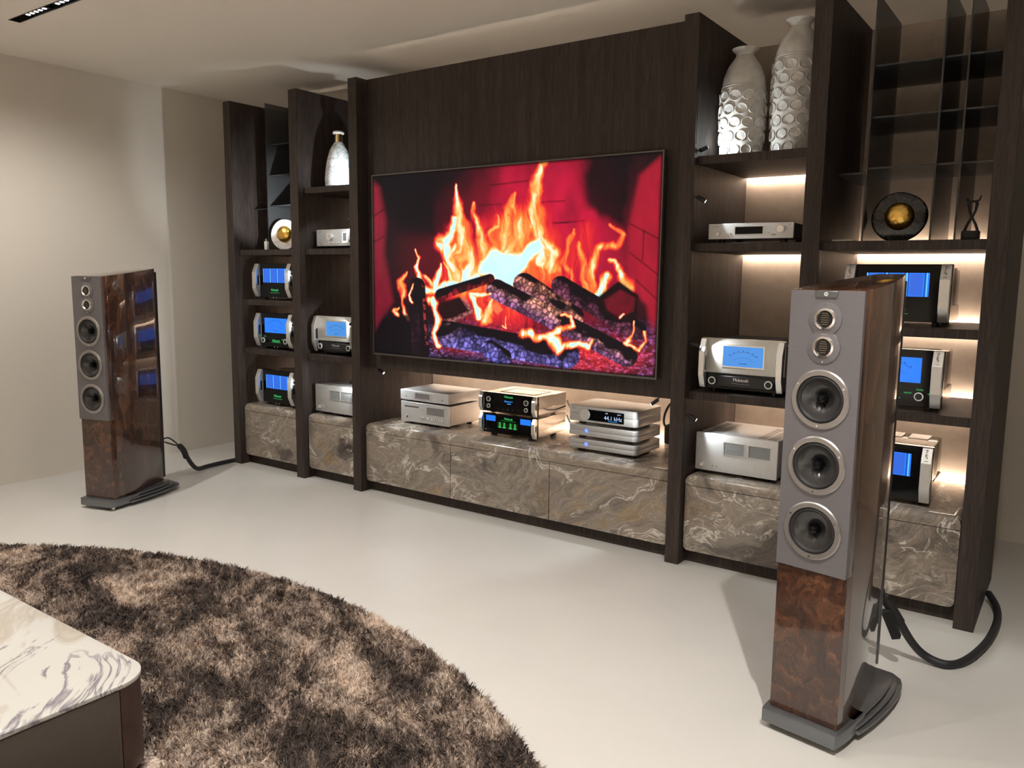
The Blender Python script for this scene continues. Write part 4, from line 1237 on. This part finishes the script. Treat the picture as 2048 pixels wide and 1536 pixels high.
# ================================================================ loudspeakers
def plan(hw, y0, D, rear, n=14, bulge=.006):
    """half outline of the boat-shaped cabinet, then mirrored"""
    pts = []
    for i in range(n+1):
        s = i/n
        x = hw+(rear-hw)*(s**2.1)+bulge*math.sin(PI*min(1, s*1.6))
        pts.append((x, y0+(D-y0)*s))
    return pts+[(-x, y) for x, y in reversed(pts)]
def speaker(loc, rz, label):
    t = thing('floor_speaker', label, 'speaker', loc, rz, 'walnut floor-standing speakers')
    hw, D = .119, .535
    zb = .072
    pl = plan(hw, .012, D, .048)
    n = len(pl)
    # cabinet: straight walls, top sloping up towards the back
    zt = lambda y: 1.524+.055*(y-.012)/(D-.012)
    def shell(pts_, z0, nm, m_):
        k = len(pts_)
        vv = [(x, y, z0) for x, y in pts_]+[(x, y, zt(y)) for x, y in pts_]
        return MB().add(vv, [tuple(range(k)), tuple(range(2*k-1, k-1, -1))]+[(i, k+i, k+(i+1) % k, (i+1) % k) for i in range(k)]).obj(nm, m_, t, bevel=.0012, segs=2)
    h_ = len(pl)//2
    yc = .048
    def xat(y): return float(np.interp(y, [q_[1] for q_ in pl[:h_]], [q_[0] for q_ in pl[:h_]]))
    shell([(xat(yc), yc)]+[q_ for q_ in pl if q_[1] > yc]+[(-xat(yc), yc)], zb, 'cabinet', MT['burl_side'])
    for s_ in (-1, 1):
        shell([(s_*hw, .012), (s_*xat(yc), yc), (s_*(hw-.012), yc), (s_*(hw-.012), .012)], .598, 'front_cheek', MT['burl_side'])
    MB().prism([(hw, .0095), (xat(yc), yc), (-xat(yc), yc), (-hw, .0095)], 'z', zb, .598).obj('lower_front', MT['burl_front'], t, bevel=.001, segs=1)
    MB().prism([(.012, 1.496), (yc, 1.496), (yc, zt(yc)), (.012, zt(.012))], 'x', -hw+.012, hw-.012).obj('top_cheek', MT['burl_side'], t)
    # grey front plate with three round openings
    bf = MB()
    cuts = [(.598, .8455, .736), (.8455, 1.064, .955), (1.064, 1.275, 1.173)]
    for za, zb_, zc in cuts:
        n_ = 64
        inn = circle(0, zc, .0785, n_)
        out = []
        for i in range(n_):
            a_ = 2*PI*i/n_; ca, sa = math.cos(a_), math.sin(a_)
            kx = hw/abs(ca) if abs(ca) > 1e-6 else 9; kz = ((zb_-zc) if sa > 0 else (zc-za))/abs(sa) if abs(sa) > 1e-6 else 9
            k_ = min(kx, kz)
            out.append([ca*k_, zc+sa*k_])
        for cx_, cz_ in ((hw, zb_), (-hw, zb_), (-hw, za), (hw, za)):
            j = min(range(n_), key=lambda i: (out[i][0]-cx_)**2+(out[i][1]-cz_)**2)
            out[j] = [cx_, cz_]
        bf.frame(out, inn, 'y', -.004, .012)
    bf.box(-hw, hw, -.004, .012, 1.275, 1.522)
    bf.obj('baffle', MT['baffle'], t)
    # rear spine with fine ribs
    sp = MB().box(-.047, .047, D, D+.022, zb+.02, 1.555).obj('rear_spine', MT['dark_metal'], t, bevel=.004)
    rib = MB().box(-.040, .040, 0, .006, -.004, .004).mesh('rib')
    for k in range(72):
        link('rib', rib, MT['black'], sp, (0, D+.022, .42+.0152*k))
    # badge
    bg = MB().prism([(-.034, 1.500), (.034, 1.500), (.037, 1.521), (-.037, 1.521)], 'y', -.010, -.003).obj('badge', MT['base_grey'], t, bevel=.0015, segs=1)
    MB().frame(circle(0, 1.511, .0062, 16), circle(0, 1.511, .0042, 16), 'y', -.0112, -.010).obj('emblem', MT['white'], bg)
    MB().box(-.0006, .0006, -.0112, -.010, 1.5065, 1.5155).obj('emblem_bar', MT['white'], bg)
    # twin folded-ribbon tweeters on a figure-eight plate
    z1, z2, R = 1.432, 1.342, .054
    q = math.acos((z1-z2)/2/R) if (z1-z2)/2 < R else 0
    lo = circle(0, z2, R, 26, math.radians(90)+q, math.radians(450)-q, True)
    hi = circle(0, z1, R, 26, math.radians(-90)+q, math.radians(270)-q, True)
    tp = MB().prism(lo+hi, 'y', -.0085, -.003).obj('tweeter_plate', MT['baffle'], t, bevel=.0015, segs=2)
    for z in (z1, z2):
        tw_ = MB().lathe([(.0245, -.0087), (.0275, -.0135), (.034, -.0120), (.0355, -.0085)], (0, 0, z), 'y', 36).obj('tweeter_ring', MT['chrome'], tp, smooth=True)
        MB().lathe([(0, -.0090), (.0255, -.0090)], (0, 0, z), 'y', 30).obj('tweeter_face', MT['dark_metal'], tw_)
        for k in range(6):
            zz = z-.0175+.007*k
            ww = math.sqrt(max(0, .024**2-(zz-z)**2))*.55
            MB().cyl((-ww, -.0098, zz), (ww, -.0098, zz), .0018, 8).obj('ribbon_fold', MT['bronze'], tw_)
    for z in (z1+.047, z2-.047):
        MB().cyl((0, -.0095, z), (0, -.008, z), .0026, 10).obj('screw', MT['chrome'], tp)
    MB().box(-.010, .010, -.0092, -.0084, 1.382, 1.3835).obj('maker_mark', MT['satin'], tp)
    # three woofers
    for z in (1.173, .955, .736):
        w_ = MB().lathe([(.0765, -.004), (.0785, -.0125), (.093, -.0125), (.097, -.009), (.097, -.003)], (0, 0, z), 'y', 64).obj('woofer', MT['ring'], t, smooth=True)
        MB().lathe([(.077, -.004), (.0755, -.009), (.0705, -.0115), (.0655, -.009), (.063, -.0045)], (0, 0, z), 'y', 56).obj('surround', MT['rubber'], w_, smooth=True)
        MB().lathe([(.0635, -.0048), (.050, -.0005), (.036, .007), (.022, .019), (.016, .022)], (0, 0, z), 'y', 56).obj('cone', MT['cone'], w_, smooth=True)
        MB().lathe([(.017, .022), (.0165, .004), (.013, -.004), (.007, -.0085), (0, -.010)], (0, 0, z), 'y', 32).obj('phase_plug', MT['black_glass'], w_, smooth=True)
        for k in range(3):
            a = math.radians(-92+120*k)
            c = (.0866*math.cos(a), -.0135, z+.0866*math.sin(a))
            MB().cyl(c, (c[0], -.012, c[2]), .0034, 10).obj('screw', MT['chrome'], w_)
    # base: front wedge and three stepped fins towards the back
    def fin(ys, dd, wmax, rear=.075, n_=18):
        pts_ = []
        for i in range(n_+1):
            y = ys+(dd-ys)*i/n_
            f = (y+.026)/(dd+.026)
            x = .130+(wmax-.130)*math.sin(PI/2*min(1, f/.50)) if f < .5 else rear+(wmax-rear)*math.sqrt(max(0, 1-((f-.5)/.5)**2.4))
            pts_.append((x, y))
        return pts_+[(-x, y) for x, y in reversed(pts_)]
    MB().prism(fin(-.026, .20, .140, .140, 6), 'z', .022, .0712).obj('base_block', MT['base_grey'], t, bevel=.003, segs=2)
    for z0, z1_, dd, wm in ((.022, .036, .640, .164), (.0405, .0535, .600, .151), (.058, .0712, .562, .138)):
        MB().prism(fin(.12, dd, wm), 'z', z0, z1_).obj('base_fin', MT['base_grey'], t, bevel=.004, segs=2)
    MB().prism(fin(.19, .545, .125, .06), 'z', .024, .0690).obj('base_core', MT['black'], t)
    for x, y in ((-.112, .004), (.112, .004), (-.10, .50), (.10, .50)):
        MB().lathe([(0, 0), (.004, .001), (.012, .010), (.013, .024), (0, .024)], (x, y, 0), seg=16).obj('spike', MT['chrome'], t, smooth=True)
    for s in (-1, 1):
        MB().cyl((s*.022, D+.022, .34), (s*.022, D+.045, .34), .010, 14).obj('terminal', MT['chrome'], t)
    return t
speaker((4.051, -1.309, 0), math.radians(-9.4), 'walnut floor speaker standing in front of the shelves with anniversary amplifiers')
speaker((-.475, -1.354, 0), math.radians(16.8), 'walnut floor speaker standing by the beige wall')

# speaker cables
def smooth(pts, n=8):
    pts = [Vector(p_) for p_ in pts]; out = []
    for i in range(len(pts)-1):
        p0 = pts[max(i-1, 0)]; p1 = pts[i]; p2 = pts[i+1]; p3 = pts[min(i+2, len(pts)-1)]
        for k in range(n):
            s = k/n
            out.append(.5*((2*p1)+(p2-p0)*s+(2*p0-5*p1+4*p2-p3)*s*s+(3*p1-p0-3*p2+p3)*s**3))
    out.append(pts[-1])
    return out
def spk_cable(path, leads, pod, label, tag_box=None):
    o0 = Vector(path[-1]); o0.z = 0
    t = thing('speaker_cable', label, 'cable', o0)
    def P(mb, nm, m):
        ob = mb.obj(nm, m, t, smooth=True); ob.location = -o0; return ob
    P(MB().tube(smooth(path), .0165, 12), 'cord', MT['cable'])
    P(MB().tube(smooth(pod, 4), [.0215]*len(smooth(pod, 4)), 12), 'splitter', MT['rubber'])
    for L in leads:
        P(MB().tube(smooth(L), .0055, 8), 'lead', MT['cable'])
    if tag_box:
        a, b = Vector(tag_box[0]), Vector(tag_box[1])
        P(MB().cyl(a, b, .022, 4), 'hang_tag', MT['rubber'])
    return t
# right-hand cable: from the speaker's back, hanging to the floor and curling into the unit's side
def sloc(side, x, y, z):
    c, a = (((4.051, -1.309), math.radians(-9.4)) if side == 'R' else ((-.475, -1.354), math.radians(16.8)))
    return (c[0]+x*math.cos(a)-y*math.sin(a), c[1]+x*math.sin(a)+y*math.cos(a), z)
tR = [sloc('R', s*.022, .58, .34) for s in (-1, 1)]
jR = (4.16, -.60, .30)
spk_cable([jR, (4.20, -.55, .22), (4.255, -.49, .10), (4.31, -.455, .035), (4.39, -.44, .0165), (4.45, -.335, .0165), (4.497, -.10, .0165), (4.512, .16, .0165), (4.495, .32, .03), (4.4525, .43, .05)],
          [[tR[0], (4.12, -.66, .36), jR], [tR[1], (4.17, -.68, .36), jR]], [jR, (4.185, -.57, .25), (4.215, -.535, .185)],
          'thick black speaker cable curling from the walnut speaker into the unit by the wall gap', [(4.172, -.60, .245), (4.215, -.575, .135)])
tL = [sloc('L', s*.022, .58, .34) for s in (-1, 1)]
jL = (-.70, -.62, .27)
spk_cable([jL, (-.735, -.56, .20), (-.79, -.47, .09), (-.85, -.38, .03), (-.91, -.26, .0165), (-.925, -.12, .0165), (-.928, .05, .0165), (-.93, .3, .0165)],
          [[tL[0], (-.68, -.72, .35), jL], [tL[1], (-.66, -.70, .30), jL]], [jL, (-.725, -.575, .225), (-.75, -.54, .165)],
          'thick black speaker cable running from the speaker by the beige wall behind the unit')

# ================================================================ rug
RC, RR = (1.70, -4.53), 3.075
rug = thing('round_rug', 'large round brown and cream shaggy rug under the coffee table', 'rug', (RC[0], RC[1], 0))
MB().lathe([(0, .012), (RR-.01, .012), (RR, .006), (RR, 0), (0, 0)], seg=160).obj('backing', MT['rug'], rug)
rs = np.random.RandomState(5)
NB = 400000
ang = rs.rand(NB*3)*2*PI; rad = np.sqrt(rs.rand(NB*3))*RR
px = RC[0]+rad*np.cos(ang); py = RC[1]+rad*np.sin(ang)
dcam = np.hypot(px-4.73, py+3.98)
keep = (py > -3.75) & (px > -.75) & (px < 4.6) & ~((px < 2.480) & (py < -2.675))
px, py = px[keep][:NB], py[keep][:NB]
nb = len(px)
hgt = .012+.012*rs.rand(nb); wid = .0013+.0014*rs.rand(nb); th_ = rs.rand(nb)*2*PI; le = .4*hgt+.020*rs.rand(nb); gr = rs.rand(160, 160)
gi, gj = px/.045, py/.045
i0_, j0_ = np.floor(gi).astype(int), np.floor(gj).astype(int); fi, fj = gi-i0_, gj-j0_
field = (gr[i0_ % 160, j0_ % 160]*(1-fi)+gr[(i0_+1) % 160, j0_ % 160]*fi)*(1-fj)+(gr[i0_ % 160, (j0_+1) % 160]*(1-fi)+gr[(i0_+1) % 160, (j0_+1) % 160]*fi)*fj
ld = field*4*PI+rs.randn(nb)*.5
hgt *= .7+.6*field
dx, dy = np.cos(th_)*wid, np.sin(th_)*wid
lx, ly = np.cos(ld)*le, np.sin(ld)*le
def rows(x, y, z): return np.stack([x, y, z], -1)
qx, qy = px-RC[0], py-RC[1]
V = np.stack([rows(qx-dx, qy-dy, np.full(nb, .010)), rows(qx+dx, qy+dy, np.full(nb, .010)),
              rows(qx+dx*.8+lx*.4, qy+dy*.8+ly*.4, .012+hgt*.65), rows(qx-dx*.8+lx*.4, qy-dy*.8+ly*.4, .012+hgt*.65),
              rows(qx+lx, qy+ly, .012+hgt)], 1).reshape(-1, 3)
b5 = np.arange(nb)*5
loops = np.stack([b5, b5+1, b5+2, b5+3, b5+3, b5+2, b5+4], -1).ravel()
starts = np.stack([np.arange(nb)*7, np.arange(nb)*7+4], -1).ravel()
me = bpy.data.meshes.new('pile')
me.vertices.add(len(V)); me.vertices.foreach_set('co', V.ravel().astype('f4'))
me.loops.add(len(loops)); me.loops.foreach_set('vertex_index', loops.astype('i4'))
me.polygons.add(len(starts)); me.polygons.foreach_set('loop_start', starts.astype('i4'))
me.update(); me.validate()
pile = link('pile', me, MT['rug'], rug)
pile['kind'] = 'stuff'

# ================================================================ coffee table
TZ = .325
tb = thing('coffee_table', 'low coffee table with white veined marble top and taupe leather sides', 'coffee table', (1.2, -3.45, 0))
x0, x1, y0, y1 = -1.3, 1.262, -.75, .757
MB().prism(rrect(x0, x1, y0, y1, .115, 12), 'z', TZ-.014, TZ).obj('marble_top', MT['calacatta'], tb, bevel=.0025, segs=2)
MB().prism(rrect(x0+.012, x1-.012, y0+.012, y1-.012, .105, 12), 'z', .0125, TZ-.020).obj('core', MT['black'], tb)
for sx in (0, 1):
    for sy in (0, 1):
        cx = (x1-.113) if sx else (x0+.113); cy = (y1-.113) if sy else (y0+.113)
        a = {(1, 1): 0, (0, 1): PI/2, (0, 0): PI, (1, 0): 1.5*PI}[(sx, sy)]
        arc = circle(cx, cy, .109, 12, a, a+PI/2, True); inn = circle(cx, cy, .088, 12, a+PI/2, a, True)
        MB().prism(arc+inn, 'z', .034, TZ-.015).obj('corner_panel', MT['walnut'], tb, smooth=True)
for nm, bxs in (('leather_panel', (x1-.024, x1-.005, y0+.114, y1-.114)), ('leather_panel', (x0+.005, x0+.024, y0+.114, y1-.114)),
                ('leather_panel', (x0+.114, x1-.114, y1-.024, y1-.005)), ('leather_panel', (x0+.114, x1-.114, y0+.005, y0+.024))):
    p_ = MB().box(*bxs, .034, TZ-.018).obj(nm, MT['leather'], tb, bevel=.003, segs=2)
    if bxs[0] > 1:
        st = MB()
        for k in range(46):
            st.box(x1-.0053, x1-.0042, y1-.1225, y1-.1215, .042+.0058*k, .0455+.0058*k)
        for k in range(60):
            st.box(x1-.0053, x1-.0042, y1-.13-.0105*k, y1-.1235-.0105*k, TZ-.0285, TZ-.0275)
        st.obj('stitching', MT['stitch'], p_)
